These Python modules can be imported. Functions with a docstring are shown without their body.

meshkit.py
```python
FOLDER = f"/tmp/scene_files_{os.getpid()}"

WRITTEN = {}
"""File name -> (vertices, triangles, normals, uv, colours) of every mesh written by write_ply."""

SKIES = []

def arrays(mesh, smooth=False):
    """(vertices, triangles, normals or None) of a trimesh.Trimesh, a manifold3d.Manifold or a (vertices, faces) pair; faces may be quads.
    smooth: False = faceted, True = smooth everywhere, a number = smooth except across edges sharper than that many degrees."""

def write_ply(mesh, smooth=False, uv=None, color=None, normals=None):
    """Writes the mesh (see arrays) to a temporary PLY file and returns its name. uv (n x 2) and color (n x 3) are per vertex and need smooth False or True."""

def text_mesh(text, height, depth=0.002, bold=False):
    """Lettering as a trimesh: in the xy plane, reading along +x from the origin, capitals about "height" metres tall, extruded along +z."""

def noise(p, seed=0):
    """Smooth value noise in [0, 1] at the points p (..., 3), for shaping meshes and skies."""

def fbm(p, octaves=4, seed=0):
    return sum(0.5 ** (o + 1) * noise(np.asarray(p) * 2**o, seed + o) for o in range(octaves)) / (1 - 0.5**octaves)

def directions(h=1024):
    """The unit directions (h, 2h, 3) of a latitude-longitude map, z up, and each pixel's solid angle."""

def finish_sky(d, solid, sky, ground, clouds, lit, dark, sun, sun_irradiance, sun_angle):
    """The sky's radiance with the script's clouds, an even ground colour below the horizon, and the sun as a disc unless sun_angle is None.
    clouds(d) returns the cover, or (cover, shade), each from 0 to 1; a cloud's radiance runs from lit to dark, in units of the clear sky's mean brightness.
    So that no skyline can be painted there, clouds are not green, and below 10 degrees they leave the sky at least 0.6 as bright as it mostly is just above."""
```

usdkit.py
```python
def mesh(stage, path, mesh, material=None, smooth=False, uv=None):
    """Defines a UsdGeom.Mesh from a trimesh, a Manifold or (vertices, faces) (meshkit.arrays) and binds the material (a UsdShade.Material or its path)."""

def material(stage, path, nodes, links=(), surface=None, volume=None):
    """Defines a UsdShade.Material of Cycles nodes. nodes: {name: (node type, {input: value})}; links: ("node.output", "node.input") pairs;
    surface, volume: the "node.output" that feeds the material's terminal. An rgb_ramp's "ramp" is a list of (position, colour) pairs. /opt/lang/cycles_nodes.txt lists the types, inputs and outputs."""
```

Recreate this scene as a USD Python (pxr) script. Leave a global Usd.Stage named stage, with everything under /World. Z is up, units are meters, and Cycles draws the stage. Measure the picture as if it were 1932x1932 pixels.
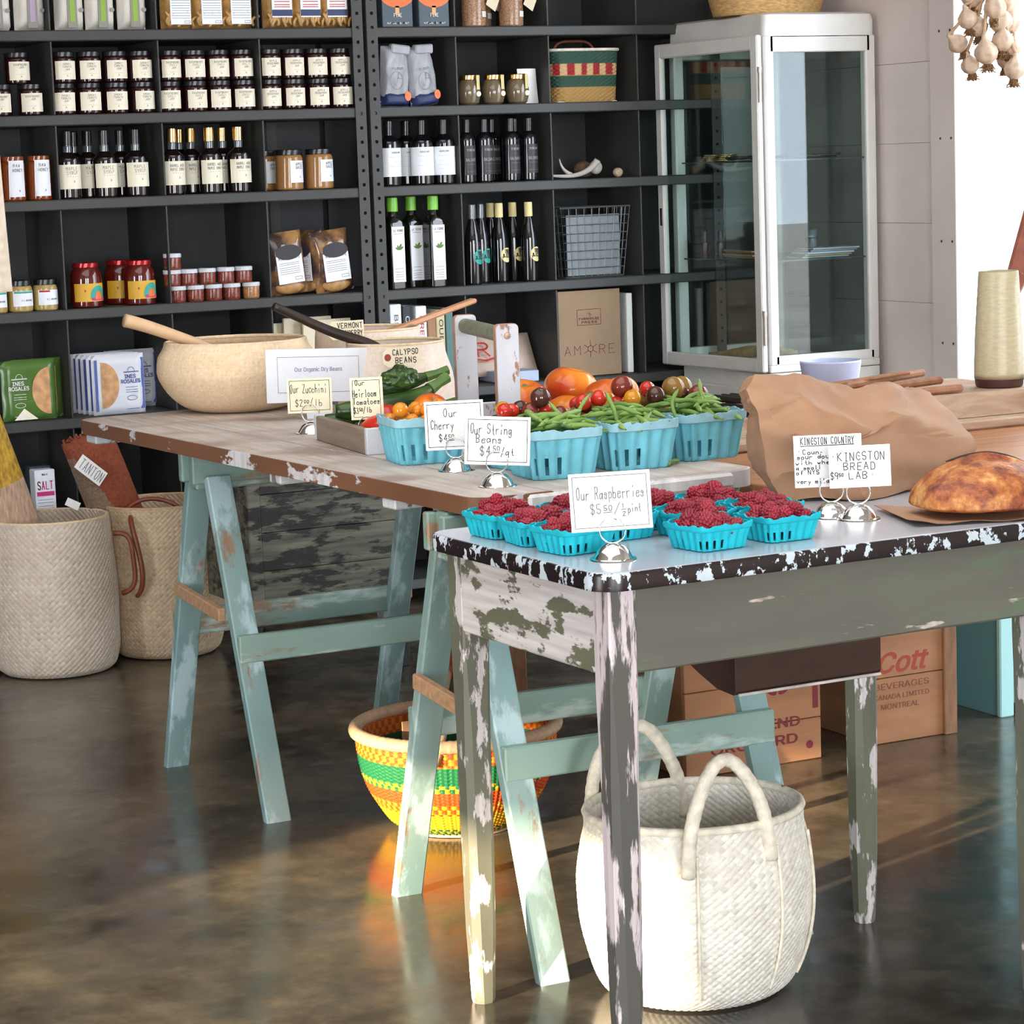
import math, random
import numpy as np, trimesh, manifold3d as m3
from shapely import geometry as sg, affinity
import usdkit, meshkit
from pxr import Usd, UsdGeom, UsdLux, UsdShade, Gf, Sdf, Vt

stage = Usd.Stage.CreateInMemory()
UsdGeom.SetStageUpAxis(stage, UsdGeom.Tokens.z)
UsdGeom.Xform.Define(stage, '/World')
UsdGeom.Scope.Define(stage, '/World/Looks')
T = Sdf.ValueTypeNames
PI = math.pi

# ------------------------------------------------------------------ camera
cam = UsdGeom.Camera.Define(stage, '/World/Camera')
def _cam():
    A, pit, rol = CAMP
    rot = np.array([[math.cos(A), math.sin(A), 0], [-math.sin(A), math.cos(A), 0], [0, 0, 1]])
    fw = np.array([0, math.cos(pit), -math.sin(pit)]); rt = np.array([1., 0, 0]); up = np.array([0, math.sin(pit), math.cos(pit)])
    c, s = math.cos(rol), math.sin(rol)
    return rot @ (c * rt + s * up), rot @ (-s * rt + c * up), rot @ fw
CAMP = (0.46852646582048835, 0.13740039096988232, -0.03575443585274919)
_r, _u, _w = _cam()
CZ = 1.3326485838999889
cam.AddTransformOp().Set(Gf.Matrix4d(*_r, 0, *_u, 0, *(-_w), 0, 0, 0, CZ, 1))
cam.CreateHorizontalApertureAttr(36.0)
cam.CreateVerticalApertureAttr(36.0)
cam.CreateFocalLengthAttr(89.49170925613836)
cam.CreateClippingRangeAttr(Gf.Vec2f(0.05, 200))
cam.CreateExposureAttr(0.0)

# ------------------------------------------------------------------ light
dome = UsdLux.DomeLight.Define(stage, '/World/SkyDome')
dome.CreateIntensityAttr(1.0)
dome.CreateColorAttr(Gf.Vec3f(2.3, 2.6, 3.0))
SUN_AZ, SUN_EL = math.radians(18.0), math.radians(11.0)      # the low sun travels towards +x, a little +y
sun = UsdLux.DistantLight.Define(stage, '/World/Sun')
_d = np.array([math.cos(SUN_AZ) * math.cos(SUN_EL), math.sin(SUN_AZ) * math.cos(SUN_EL), -math.sin(SUN_EL)])
_x = np.cross([0, 0, 1.], -_d); _x /= np.linalg.norm(_x); _y = np.cross(-_d, _x)
sun.AddTransformOp().Set(Gf.Matrix4d(*_x, 0, *_y, 0, *(-_d), 0, 0, 0, 5, 1))
sun.CreateIntensityAttr(5.2); sun.CreateNormalizeAttr(True); sun.CreateAngleAttr(0.53); sun.CreateColorAttr(Gf.Vec3f(1.0, 0.80, 0.52))
def window_light(name, pos, facing, up, w, h, power, col):
    """soft daylight entering through one opening of the room"""
    L = UsdLux.RectLight.Define(stage, '/World/' + name)
    z = -np.array(facing, float); y = np.array(up, float); x = np.cross(y, z)
    L.AddTransformOp().Set(Gf.Matrix4d(*x, 0, *y, 0, *z, 0, *pos, 1))
    L.CreateWidthAttr(w); L.CreateHeightAttr(h); L.CreateIntensityAttr(power); L.CreateColorAttr(Gf.Vec3f(*col))
window_light('DaylightFrontA', (-1.55, -3.9, 1.35), (0, 1, 0), (0, 0, 1), 1.7, 2.3, 12.5, (1.0, 0.98, 0.95))
window_light('DaylightFrontB', (1.35, -3.9, 1.35), (0, 1, 0), (0, 0, 1), 1.7, 2.3, 12.5, (1.0, 0.98, 0.95))
window_light('DaylightLeft', (-5.62, 1.485, .9), (1, 0, 0), (0, 0, 1), 1.36, 1.78, 16.0, (0.92, 0.97, 1.05))
window_light('DaylightRoof', (1.2, 3.2, 3.12), (0, 0, -1), (0, 1, 0), 3.2, 3.6, 2.1, (0.97, 0.98, 1.0))   # a roof light over the tables

# ------------------------------------------------------------------ helpers
_used = {}
def free(parent, name):
    k = (parent, name); n = _used.get(k, 0); _used[k] = n + 1
    return f'{parent}/{name}' if n == 0 else f'{parent}/{name}_{n:03d}'
def path_of(p): return str(p.GetPath()) if hasattr(p, 'GetPath') else p
def meta(prim, label=None, cat=None, group=None, kind=None):
    for k, v in (('label', label), ('category', cat), ('group', group), ('kind', kind)):
        if v: prim.SetCustomDataByKey(k, v)
    return prim
def mat4(loc=(0, 0, 0), rz=0, rx=0, ry=0, s=1):
    m = trimesh.transformations.euler_matrix(rx, ry, rz, 'sxyz')
    sc = np.diag([*(np.ones(3) * s), 1.0]); m = m @ sc; m[:3, 3] = loc
    return m
def setx(prim, m):
    x = UsdGeom.Xformable(prim); x.ClearXformOpOrder()
    a = prim.GetAttribute('xformOp:transform')
    op = x.AddTransformOp() if not (a and a.IsDefined()) else None
    if op is None:
        a.Set(Gf.Matrix4d(*np.asarray(m, float).T.ravel())); x.SetXformOpOrder([UsdGeom.XformOp(a)])
    else: op.Set(Gf.Matrix4d(*np.asarray(m, float).T.ravel()))
def thing(name, label, cat, loc=(0, 0, 0), rz=0, group=None, rx=0, ry=0, s=1):
    x = UsdGeom.Xform.Define(stage, free('/World', name)).GetPrim()
    setx(x, mat4(loc, rz, rx, ry, s))
    return meta(x, label, cat, group)
def obj(name, mesh, m, parent='/World', smooth=35, uv=None, label=None, attrs=None, kind=None):
    if not isinstance(mesh, (tuple, list)) and not hasattr(mesh, 'vertices') : pass
    p = free(path_of(parent), name)
    g = usdkit.mesh(stage, p, mesh, MT[m], smooth=smooth, uv=uv)
    for k, v in (attrs or {}).items():
        v = np.asarray(v, np.float32)
        if v.ndim == 1: UsdGeom.PrimvarsAPI(g).CreatePrimvar(k, T.FloatArray, 'vertex').Set(Vt.FloatArray.FromNumpy(v))
        else: UsdGeom.PrimvarsAPI(g).CreatePrimvar(k, T.Color3fArray, 'vertex').Set(Vt.Vec3fArray.FromNumpy(v))
    return meta(g.GetPrim(), label, kind=kind)
def single(name, mesh, m, label, cat, group=None, kind=None, **k):
    return meta(obj(name, mesh, m, **k), label, cat, group, kind)
def struct(name, mesh, m, **k): return meta(obj(name, mesh, m, **k), kind='structure')
def structx(name):
    return meta(UsdGeom.Xform.Define(stage, free('/World', name)).GetPrim(), kind='structure')
def dup(src, m, label=None, group=None):
    was = src.GetCustomData()
    base = str(src.GetPath()).rsplit('/', 1)[1]
    import re
    base = re.sub(r'_\d{3}$', '', base)
    r = UsdGeom.Xform.Define(stage, free('/World', base)).GetPrim()
    r.GetReferences().AddInternalReference(src.GetPath()); r.SetInstanceable(True)
    setx(r, m)
    return meta(r, label or was['label'], was['category'], group or was.get('group'))
class Kind:
    """first use moves the prototype itself, later ones reference it"""
    def __init__(self, make): self.make, self.first = make, None
    def put(self, label, group=None, **k):
        m = mat4(**k)
        if self.first is None:
            self.first = self.make(); setx(self.first, m); return meta(self.first, label, None, group)
        return dup(self.first, m, label, group)
ORD = ['first', 'second', 'third', 'fourth', 'fifth', 'sixth', 'seventh', 'eighth', 'ninth', 'tenth', 'eleventh', 'twelfth', 'thirteenth', 'fourteenth', 'fifteenth', 'sixteenth', 'seventeenth', 'eighteenth', 'nineteenth', 'twentieth', 'last']

# mesh building: everything is (verts, faces) with triangles
def join(*ms):
    vs, fs, n = [], [], 0
    for a in ms:
        v, f, _ = meshkit.arrays(a) if not isinstance(a, tuple) else (np.asarray(a[0], float), np.asarray(a[1], int), 0)
        if f.shape[1] == 4: f = np.vstack([f[:, [0, 1, 2]], f[:, [0, 2, 3]]])
        vs.append(v); fs.append(f + n); n += len(v)
    return np.vstack(vs), np.vstack(fs)
def xf(a, m):
    v, f, _ = meshkit.arrays(a) if not isinstance(a, tuple) else (*a, 0)
    return np.asarray(v) @ np.asarray(m)[:3, :3].T + np.asarray(m)[:3, 3], f
def mv(a, x=0, y=0, z=0): return xf(a, mat4((x, y, z)))
def bx(x0, x1, y0, y1, z0, z1, b=0.002):
    b = min(b, .45 * min(x1 - x0, y1 - y0, z1 - z0)); P = []
    for X, sx in ((x0, 1), (x1, -1)):
        for Y, sy in ((y0, 1), (y1, -1)):
            for Z, sz in ((z0, 1), (z1, -1)):
                P += [(X, Y + sy * b, Z + sz * b), (X + sx * b, Y, Z + sz * b), (X + sx * b, Y + sy * b, Z)]
    h = trimesh.convex.convex_hull(np.array(P)); return np.array(h.vertices), np.array(h.faces)
def hull(P):
    h = trimesh.convex.convex_hull(np.asarray(P, float)); return np.array(h.vertices), np.array(h.faces)
def bar(p, q, w, t, up=(0, 0, 1), b=.002):
    """a bevelled rectangular bar from p to q; w across 'side', t along 'up'"""
    p, q = np.asarray(p, float), np.asarray(q, float); d = q - p; L = np.linalg.norm(d); d /= L
    s = np.cross(d, up); s /= np.linalg.norm(s); u = np.cross(s, d)
    v, f = bx(-w / 2, w / 2, 0, L, -t / 2, t / 2, b)
    return p + v[:, :1] * s + v[:, 1:2] * d + v[:, 2:] * u, f
def lathe(prof, n=32, cx=0, cy=0):
    prof = np.asarray(prof, float); a = np.arange(n) * 2 * PI / n; k = len(prof)
    v = np.stack([prof[:, None, 0] * np.cos(a), prof[:, None, 0] * np.sin(a), np.repeat(prof[:, None, 1], n, 1)], -1).reshape(-1, 3)
    i, j = np.meshgrid(np.arange(k - 1), np.arange(n), indexing='ij'); j2 = (j + 1) % n
    q = np.stack([i * n + j, i * n + j2, (i + 1) * n + j2, (i + 1) * n + j], -1).reshape(-1, 4)
    f = np.vstack([q[:, [0, 1, 2]], q[:, [0, 2, 3]]])
    ok = prof[f // n, 0].max(1) > -1
    a_, b_, c_ = v[f[:, 0]], v[f[:, 1]], v[f[:, 2]]
    ok = np.linalg.norm(np.cross(b_ - a_, c_ - a_), axis=1) > 1e-14
    return v + [cx, cy, 0], f[ok]
def tube(P, r, n=8, caps=True):
    P = np.asarray(P, float); r = np.broadcast_to(r, (len(P),)); t = np.gradient(P, axis=0); t /= np.linalg.norm(t, axis=1, keepdims=True) + 1e-12
    ref = np.array([0, 0, 1.]) if abs(t[0, 2]) < .9 else np.array([1., 0, 0]); A = []
    a = np.cross(t[0], ref); a /= np.linalg.norm(a)
    for k in range(len(P)):
        a = a - t[k] * (a @ t[k]); a /= np.linalg.norm(a); A.append(a)
    A = np.array(A); B = np.cross(t, A); g = np.arange(n) * 2 * PI / n
    v = P[:, None] + r[:, None, None] * (np.cos(g)[None, :, None] * A[:, None] + np.sin(g)[None, :, None] * B[:, None])
    i, j = np.meshgrid(np.arange(len(P) - 1), np.arange(n), indexing='ij'); j2 = (j + 1) % n
    q = np.stack([i * n + j, i * n + j2, (i + 1) * n + j2, (i + 1) * n + j], -1).reshape(-1, 4)
    f = np.vstack([q[:, [0, 1, 2]], q[:, [0, 2, 3]]]); v = v.reshape(-1, 3)
    if caps:
        m = len(v); v = np.vstack([v, P[0], P[-1]]); k = (len(P) - 1) * n; j = np.arange(n); j2 = (j + 1) % n
        f = np.vstack([f, np.stack([np.full(n, m), j2, j], 1), np.stack([np.full(n, m + 1), k + j, k + j2], 1)])
    return v, f
def curve(pts, n=24):
    """a smooth curve through the points"""
    from scipy.interpolate import CubicSpline
    pts = np.asarray(pts, float); t = np.r_[0, np.cumsum(np.linalg.norm(np.diff(pts, axis=0), axis=1))]
    return CubicSpline(t, pts)(np.linspace(0, t[-1], n))
def grid(P, wrap=False):
    r, c = P.shape[:2]
    i, j = np.meshgrid(np.arange(r - 1), np.arange(c if wrap else c - 1), indexing='ij'); j2 = (j + 1) % c
    q = np.stack([i * c + j, i * c + j2, (i + 1) * c + j2, (i + 1) * c + j], -1).reshape(-1, 4)
    return P.reshape(-1, 3), np.vstack([q[:, [0, 1, 2]], q[:, [0, 2, 3]]])
def shell(Po, Pi, mask, wrap=True):
    """a sheet with thickness between two grids; mask (r-1, c or c-1) says which cells exist"""
    r, c = Po.shape[:2]; N = r * c; F = []
    cc = c if wrap else c - 1
    get = lambda i, j: bool(mask[i, j % cc]) if 0 <= i < r - 1 and (wrap or 0 <= j < cc) else False
    for i in range(r - 1):
        for j in range(cc):
            if not mask[i, j]: continue
            a, b, d, e = i * c + j, i * c + (j + 1) % c, (i + 1) * c + (j + 1) % c, (i + 1) * c + j
            F += [(a, b, d), (a, d, e), (N + a, N + d, N + b), (N + a, N + e, N + d)]
            for (ii, jj), (p, q) in (((i - 1, j), (b, a)), ((i + 1, j), (e, d)), ((i, j - 1), (a, e)), ((i, j + 1), (d, b))):
                if not get(ii, jj): F += [(p, q, N + q), (p, N + q, N + p)]
    return np.vstack([Po.reshape(-1, 3), Pi.reshape(-1, 3)]), np.array(F)
def ell(rx, ry, rz, sub=3):
    s = trimesh.creation.icosphere(sub); return np.array(s.vertices) * [rx, ry, rz], np.array(s.faces)
def prism(poly, h):
    e = trimesh.creation.extrude_polygon(poly, h, engine='earcut'); return np.array(e.vertices), np.array(e.faces)
def to_front(a):
    """from the xy plane, up +z, to standing and facing -y"""
    v, f = a; v = np.asarray(v); return np.stack([v[:, 0], -v[:, 2], v[:, 1]], 1), f
def loft(sections):
    """a closed solid through polygons with equal counts, first bottom, last top"""
    P = np.array(sections, float); v, f = grid(P, True); n = P.shape[1]; m = len(v)
    v = np.vstack([v, P[0].mean(0), P[-1].mean(0)]); k = (len(P) - 1) * n; j = np.arange(n); j2 = (j + 1) % n
    return v, np.vstack([f, np.stack([np.full(n, m), j2, j], 1), np.stack([np.full(n, m + 1), k + j, k + j2], 1)])
def rrect(w, h, r, n=6):
    """rounded rectangle outline centred on the origin"""
    out = []
    for cx, cy, a0 in ((w / 2 - r, -h / 2 + r, -PI / 2), (w / 2 - r, h / 2 - r, 0), (-w / 2 + r, h / 2 - r, PI / 2), (-w / 2 + r, -h / 2 + r, PI)):
        for k in range(n + 1):
            a = a0 + k * PI / 2 / n; out.append((cx + r * math.cos(a), cy + r * math.sin(a)))
    return np.array(out)
def pillow(w, h, d, n=14, p=2.6, lump=.0, seed=0, taper=0):
    """a stuffed bag standing on its bottom edge, facing -y"""
    u, v = np.meshgrid(np.linspace(-1, 1, n), np.linspace(-1, 1, n + 4)); t = ((1 - np.abs(u) ** p) * (1 - np.abs(v) ** p)) ** .5
    wob = 1 + lump * (meshkit.fbm(np.stack([u * 2.2, v * 2.2, u * 0 + seed], -1), 3, seed) - .5) * 2
    sc = 1 - taper * (v + 1) / 2
    f = np.stack([u * w / 2 * sc, -t * d / 2 * wob, (v + 1) * h / 2], -1); b = f * [1, -1, 1]
    F, B = grid(f), grid(b); return join(F, (B[0], B[1][:, ::-1]))

# ------------------------------------------------------------------ stroke lettering
G = dict(A='022842 1434', B='0208 083847462505 2544433202', C='47382807041222 3243', D='0208 082847433202', E='48080242 0535', F='480802 0535', G='473828170413223243 4525', H='0208 4842 0545', I='2822 1838 1232', J='4843322213', K='0208 4805 0542', L='080242',
         M='0208254842', N='02084248', O='28070412324447382 8'.replace(' ', ''), P='0208 083847463505', Q='2807041232444738 28 3341', R='0208 083847463505 2542', S='473818070615354443321203', T='0848 2822', U='080413223344 48', V='082248', W='0812253248', X='0842 4802', Y='0825 482522', Z='08480242',
         a='4435150403123344 4542', b='0802 04153544433212 03', c='4435150403123243', d='4842 4435150403123344', e='04444535150403123243', f='473827 2722 1535', g='4435150403123344 4541301001', h='0802 0415354442', i='2522 2728', j='2521100 1', k='0802 4504 1442', l='2822', m='0502 04152422 24354542', n='0502 0415354442', o='150403123243443515', p='0500 04153544433212 03',
         q='4435150403123344 4540', r='0502 04153545', s='443515043433321203', t='28233242 1535', u='05031232434 5 4542'.replace(' 5', '5'), v='052245', w='0512243245', x='0542 4502', y='0523 4510', z='05450242')
G.update({'0': '2807041232444738 28', '1': '172822', '2': '0718384736020242', '3': '08482535444332 1203', '4': '380444 3832', '5': '480805354443321203', '6': '3817040312324335 15', '7': '084812', '8': '25060718384746250312324325', '9': '4738180706153546 4732', '$': '473818070615354443321203 2921', '/': '0149', '.': '2223', '*': '2425', '-': '1434', ' ': ''})
def strokes(text, x0, x1, z0, cap, rnd=None):
    """polylines of one line of lettering between x0 and x1 on the baseline z0"""
    n = len(text); adv = 5.6; total = n * adv - 1.6; sx = (x1 - x0) / total; sz = cap / 6; out = []
    for k, ch in enumerate(text):
        dx, dz = ((rnd.uniform(-.3, .3), rnd.uniform(-.35, .35)) if rnd else (0, 0))
        for st in G.get(ch, '').split():
            P = np.array([(int(st[i]), int(st[i + 1])) for i in range(0, len(st) - 1, 2)], float)
            if rnd: P = P + [[rnd.uniform(-.18, .18), rnd.uniform(-.18, .18)] for _ in P]
            if len(P) > 2 and (ch.islower() or ch in 'CGOSUDBPRQ2356890$'):
                Q = [P[0]]
                for a, b in zip(P[:-1], P[1:]): Q += [a * .75 + b * .25, a * .25 + b * .75]
                P = np.array(Q + [P[-1]])
            out.append(np.stack([x0 + (k * adv + P[:, 0] * .84 + .3 + dx) * sx, z0 + (P[:, 1] - 2 + dz) * sz], 1))
    return out
def ribbon(polys, w):
    V, F = [], []
    for P in polys:
        for a, b in zip(P[:-1], P[1:]):
            d = b - a; L = np.linalg.norm(d)
            if L < 1e-9: continue
            d /= L; nn = np.array([-d[1], d[0]]) * w / 2; e = d * w * .35; k = len(V)
            V += [a - e - nn, b + e - nn, b + e + nn, a - e + nn]; F += [(k, k + 1, k + 2), (k, k + 2, k + 3)]
    return np.array(V), np.array(F)
def flat(rb, y=-.0005):
    v, f = rb; return np.stack([v[:, 0], np.full(len(v), y), v[:, 1]], 1), f
def onto(rb, r):
    """lettering wrapped on a cylinder of radius r, facing -y"""
    v, f = rb; a = v[:, 0] / r; return np.stack([r * np.sin(a), -r * np.cos(a), v[:, 1]], 1), f
def rect(x0, x1, z0, z1): return [np.array([(x0, z0), (x1, z0), (x1, z1), (x0, z1), (x0, z0)], float)]
def bend(r, a0, a1, z0, z1, n=14, t=.0004):
    """a paper label on a cylinder"""
    a = np.linspace(a0, a1, n); P = lambda q: np.stack([np.stack([q * np.sin(a), -q * np.cos(a), np.full(n, z)], 1) for z in (z0, z1)])
    return shell(P(r + t), P(r), np.ones((1, n - 1)), False)
def wrap(poly, r, t=.0003, step=.004):
    """a flat print of any outline wrapped on a cylinder, cut into narrow strips so that it follows the curve"""
    x0, z0, x1, z1 = poly.bounds; out = []; n = max(1, int((x1 - x0) / step) + 1)
    for k in range(n):
        g = poly.intersection(sg.box(x0 + (x1 - x0) * k / n, z0 - 1, x0 + (x1 - x0) * (k + 1) / n, z1 + 1))
        for q in getattr(g, 'geoms', [g]):
            if q.area > 1e-9: out.append(prism(q, t))
    v, f = join(*out); a = v[:, 0] / r; rr = r + v[:, 2]; return np.stack([rr * np.sin(a), -rr * np.cos(a), v[:, 1]], 1), f
def printed(text, x0, x1, z0, cap, bold=False, depth=.0006):
    tm = meshkit.text_mesh(text, cap, depth, bold); v = np.array(tm.vertices); b = v[:, 0].min(), v[:, 0].max()
    v[:, 0] = x0 + (v[:, 0] - b[0]) * (x1 - x0) / (b[1] - b[0]); v[:, 1] += z0
    return to_front((v, np.array(tm.faces)))

# ------------------------------------------------------------------ materials
MT = {}
def mat(name, nodes, links, surface='p.BSDF', **k):
    MT[name] = usdkit.material(stage, '/World/Looks/' + name, nodes, links, surface=surface, **k)
def lin(r, g, b):
    f = lambda c: (c / 255 / 12.92 if c / 255 <= .04045 else ((c / 255 + .055) / 1.055) ** 2.4)
    return (f(r), f(g), f(b))
def sc(c, k): return tuple(min(1, x * k) for x in c)
def plain(name, c, rough=.5, var=.15, scale=30., stretch=(1, 1, 1), bump=0., bscale=None, hue=0., **pb):
    """one colour with soft natural variation, and fine relief"""
    n = {'g': ('geometry', {}), 'm': ('mapping', {'scale': stretch}), 'n': ('noise_texture', {'scale': scale, 'detail': 4.0}),
         'r': ('rgb_ramp', {'ramp': [(.3, sc(c, 1 - var)), (.7, sc(c, 1 + var))]}), 'p': ('principled_bsdf', {'roughness': rough, **pb})}
    l = [('g.position', 'm.vector'), ('m.vector', 'n.vector'), ('n.fac', 'r.fac'), ('r.color', 'p.base_color')]
    if bump:
        n['n2'] = ('noise_texture', {'scale': bscale or scale * 4, 'detail': 3.0}); n['b'] = ('bump', {'strength': bump, 'distance': .002})
        l += [('m.vector', 'n2.vector'), ('n2.fac', 'b.height'), ('b.normal', 'p.normal')]
    mat(name, n, l)
def solid(name, c, rough=.5, **pb): mat(name, {'p': ('principled_bsdf', {'base_color': c, 'roughness': rough, **pb})}, [])
def worn(name, paint, under, thr=.55, scale=14., stretch=(1, 1, 1), paint2=None, rough=.55, soft=.015, grain=(60, 60, 3), under2=None, detail=6.0, speck=0., third=None, thr3=.62):
    """old paint (two tones) chipped off grained wood; third: a second coat left in patches"""
    u2 = under2 or sc(under, .72); p2 = paint2 or sc(paint, .8)
    n = {'g': ('geometry', {}), 'm': ('mapping', {'scale': stretch}), 'n': ('noise_texture', {'scale': scale, 'detail': detail, 'roughness': .62}),
         'k': ('rgb_ramp', {'ramp': [(thr - soft, (0, 0, 0)), (thr + soft, (1, 1, 1))]}),
         'n2': ('noise_texture', {'scale': scale * .35, 'detail': 3.0}), 'rp': ('rgb_ramp', {'ramp': [(.35, p2), (.65, paint)]}),
         'mg': ('mapping', {'scale': grain}), 'n3': ('noise_texture', {'scale': 1.0, 'detail': 3.0}), 'ru': ('rgb_ramp', {'ramp': [(.35, u2), (.65, under)]}),
         'x': ('mix', {}), 'b': ('bump', {'strength': .35, 'distance': .001, 'invert': True}), 'p': ('principled_bsdf', {'roughness': rough})}
    l = [('g.position', 'm.vector'), ('m.vector', 'n.vector'), ('n.fac', 'k.fac'), ('m.vector', 'n2.vector'), ('n2.fac', 'rp.fac'), ('g.position', 'mg.vector'), ('mg.vector', 'n3.vector'), ('n3.fac', 'ru.fac'),
         ('k.color', 'x.fac'), ('rp.color', 'x.color1'), ('ru.color', 'x.color2'), ('k.color', 'b.height'), ('b.normal', 'p.normal')]
    if third:
        n.update({'m3': ('mapping', {'scale': stretch, 'location': (3.1, 1.7, 5.3)}), 'n4': ('noise_texture', {'scale': scale * .8, 'detail': detail, 'roughness': .62}), 'k4': ('rgb_ramp', {'ramp': [(thr3 - soft, (0, 0, 0)), (thr3 + soft, (1, 1, 1))]}), 'x4': ('mix', {'color2': third})})
        l += [('g.position', 'm3.vector'), ('m3.vector', 'n4.vector'), ('n4.fac', 'k4.fac'), ('k4.color', 'x4.fac'), ('x.color', 'x4.color1'), ('x4.color', 'p.base_color')]
    else: l.append(('x.color', 'p.base_color'))
    mat(name, n, l)
def wood(name, a, b, grain=(3, 60, 60), rough=.5, bump=.2, patch=None):
    n = {'g': ('geometry', {}), 'm': ('mapping', {'scale': grain}), 'n': ('noise_texture', {'scale': 1.0, 'detail': 5.0, 'roughness': .6, 'distortion': .4}),
         'r': ('rgb_ramp', {'ramp': [(.3, a), (.68, b)]}), 'b': ('bump', {'strength': bump, 'distance': .001}), 'p': ('principled_bsdf', {'roughness': rough})}
    l = [('g.position', 'm.vector'), ('m.vector', 'n.vector'), ('n.fac', 'r.fac'), ('n.fac', 'b.height'), ('b.normal', 'p.normal')]
    if patch:
        n.update({'n2': ('noise_texture', {'scale': 5.0, 'detail': 4.0}), 'k': ('rgb_ramp', {'ramp': [(.5, (0, 0, 0)), (.66, (1, 1, 1))]}), 'x': ('mix', {'color2': patch})})
        l += [('g.position', 'n2.vector'), ('n2.fac', 'k.fac'), ('k.color', 'x.fac'), ('r.color', 'x.color1'), ('x.color', 'p.base_color')]
    else: l.append(('r.color', 'p.base_color'))
    mat(name, n, l)
def woven(name, a, b, rough=.6, translucent=0.):
    """straw: each strand's own tone comes from the mesh"""
    n = {'t': ('attribute', {'attribute': 'tone'}), 'g': ('geometry', {}), 'n': ('noise_texture', {'scale': 18.0, 'detail': 3.0}), 'q': ('math', {'math_type': 'multiply_add', 'value2': .5, 'value3': 0.}),
         'ad': ('math', {'math_type': 'add'}), 'r': ('rgb_ramp', {'ramp': [(.15, a), (.85, b)]}), 'p': ('principled_bsdf', {'roughness': rough, 'specular_ior_level': .3})}
    mat(name, n, [('g.position', 'n.vector'), ('n.fac', 'q.value1'), ('t.fac', 'q.value3'), ('q.value', 'r.fac'), ('r.color', 'p.base_color')])
def vcol(name, rough=.6, bump=0.):
    mat(name, {'t': ('attribute', {'attribute': 'Cd'}), 'p': ('principled_bsdf', {'roughness': rough, 'specular_ior_level': .3})}, [('t.color', 'p.base_color')])
def varied(name, c0, c1, rough=.4, **pb):
    """repeats that differ a little one from the next"""
    mat(name, {'o': ('object_info', {}), 'g': ('geometry', {}), 'n': ('noise_texture', {'scale': 60.0, 'detail': 2.0}), 'h': ('math', {'math_type': 'multiply_add', 'value2': .5, 'value3': 0.}), 'o2': ('math', {'math_type': 'multiply_add', 'value2': .6, 'value3': -.05}),
               'r': ('rgb_ramp', {'ramp': [(.1, c0), (.95, c1)]}), 'p': ('principled_bsdf', {'roughness': rough, **pb})},
        [('o.random', 'o2.value1'), ('o2.value', 'h.value3'), ('g.position', 'n.vector'), ('n.fac', 'h.value1'), ('h.value', 'r.fac'), ('r.color', 'p.base_color')])

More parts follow.
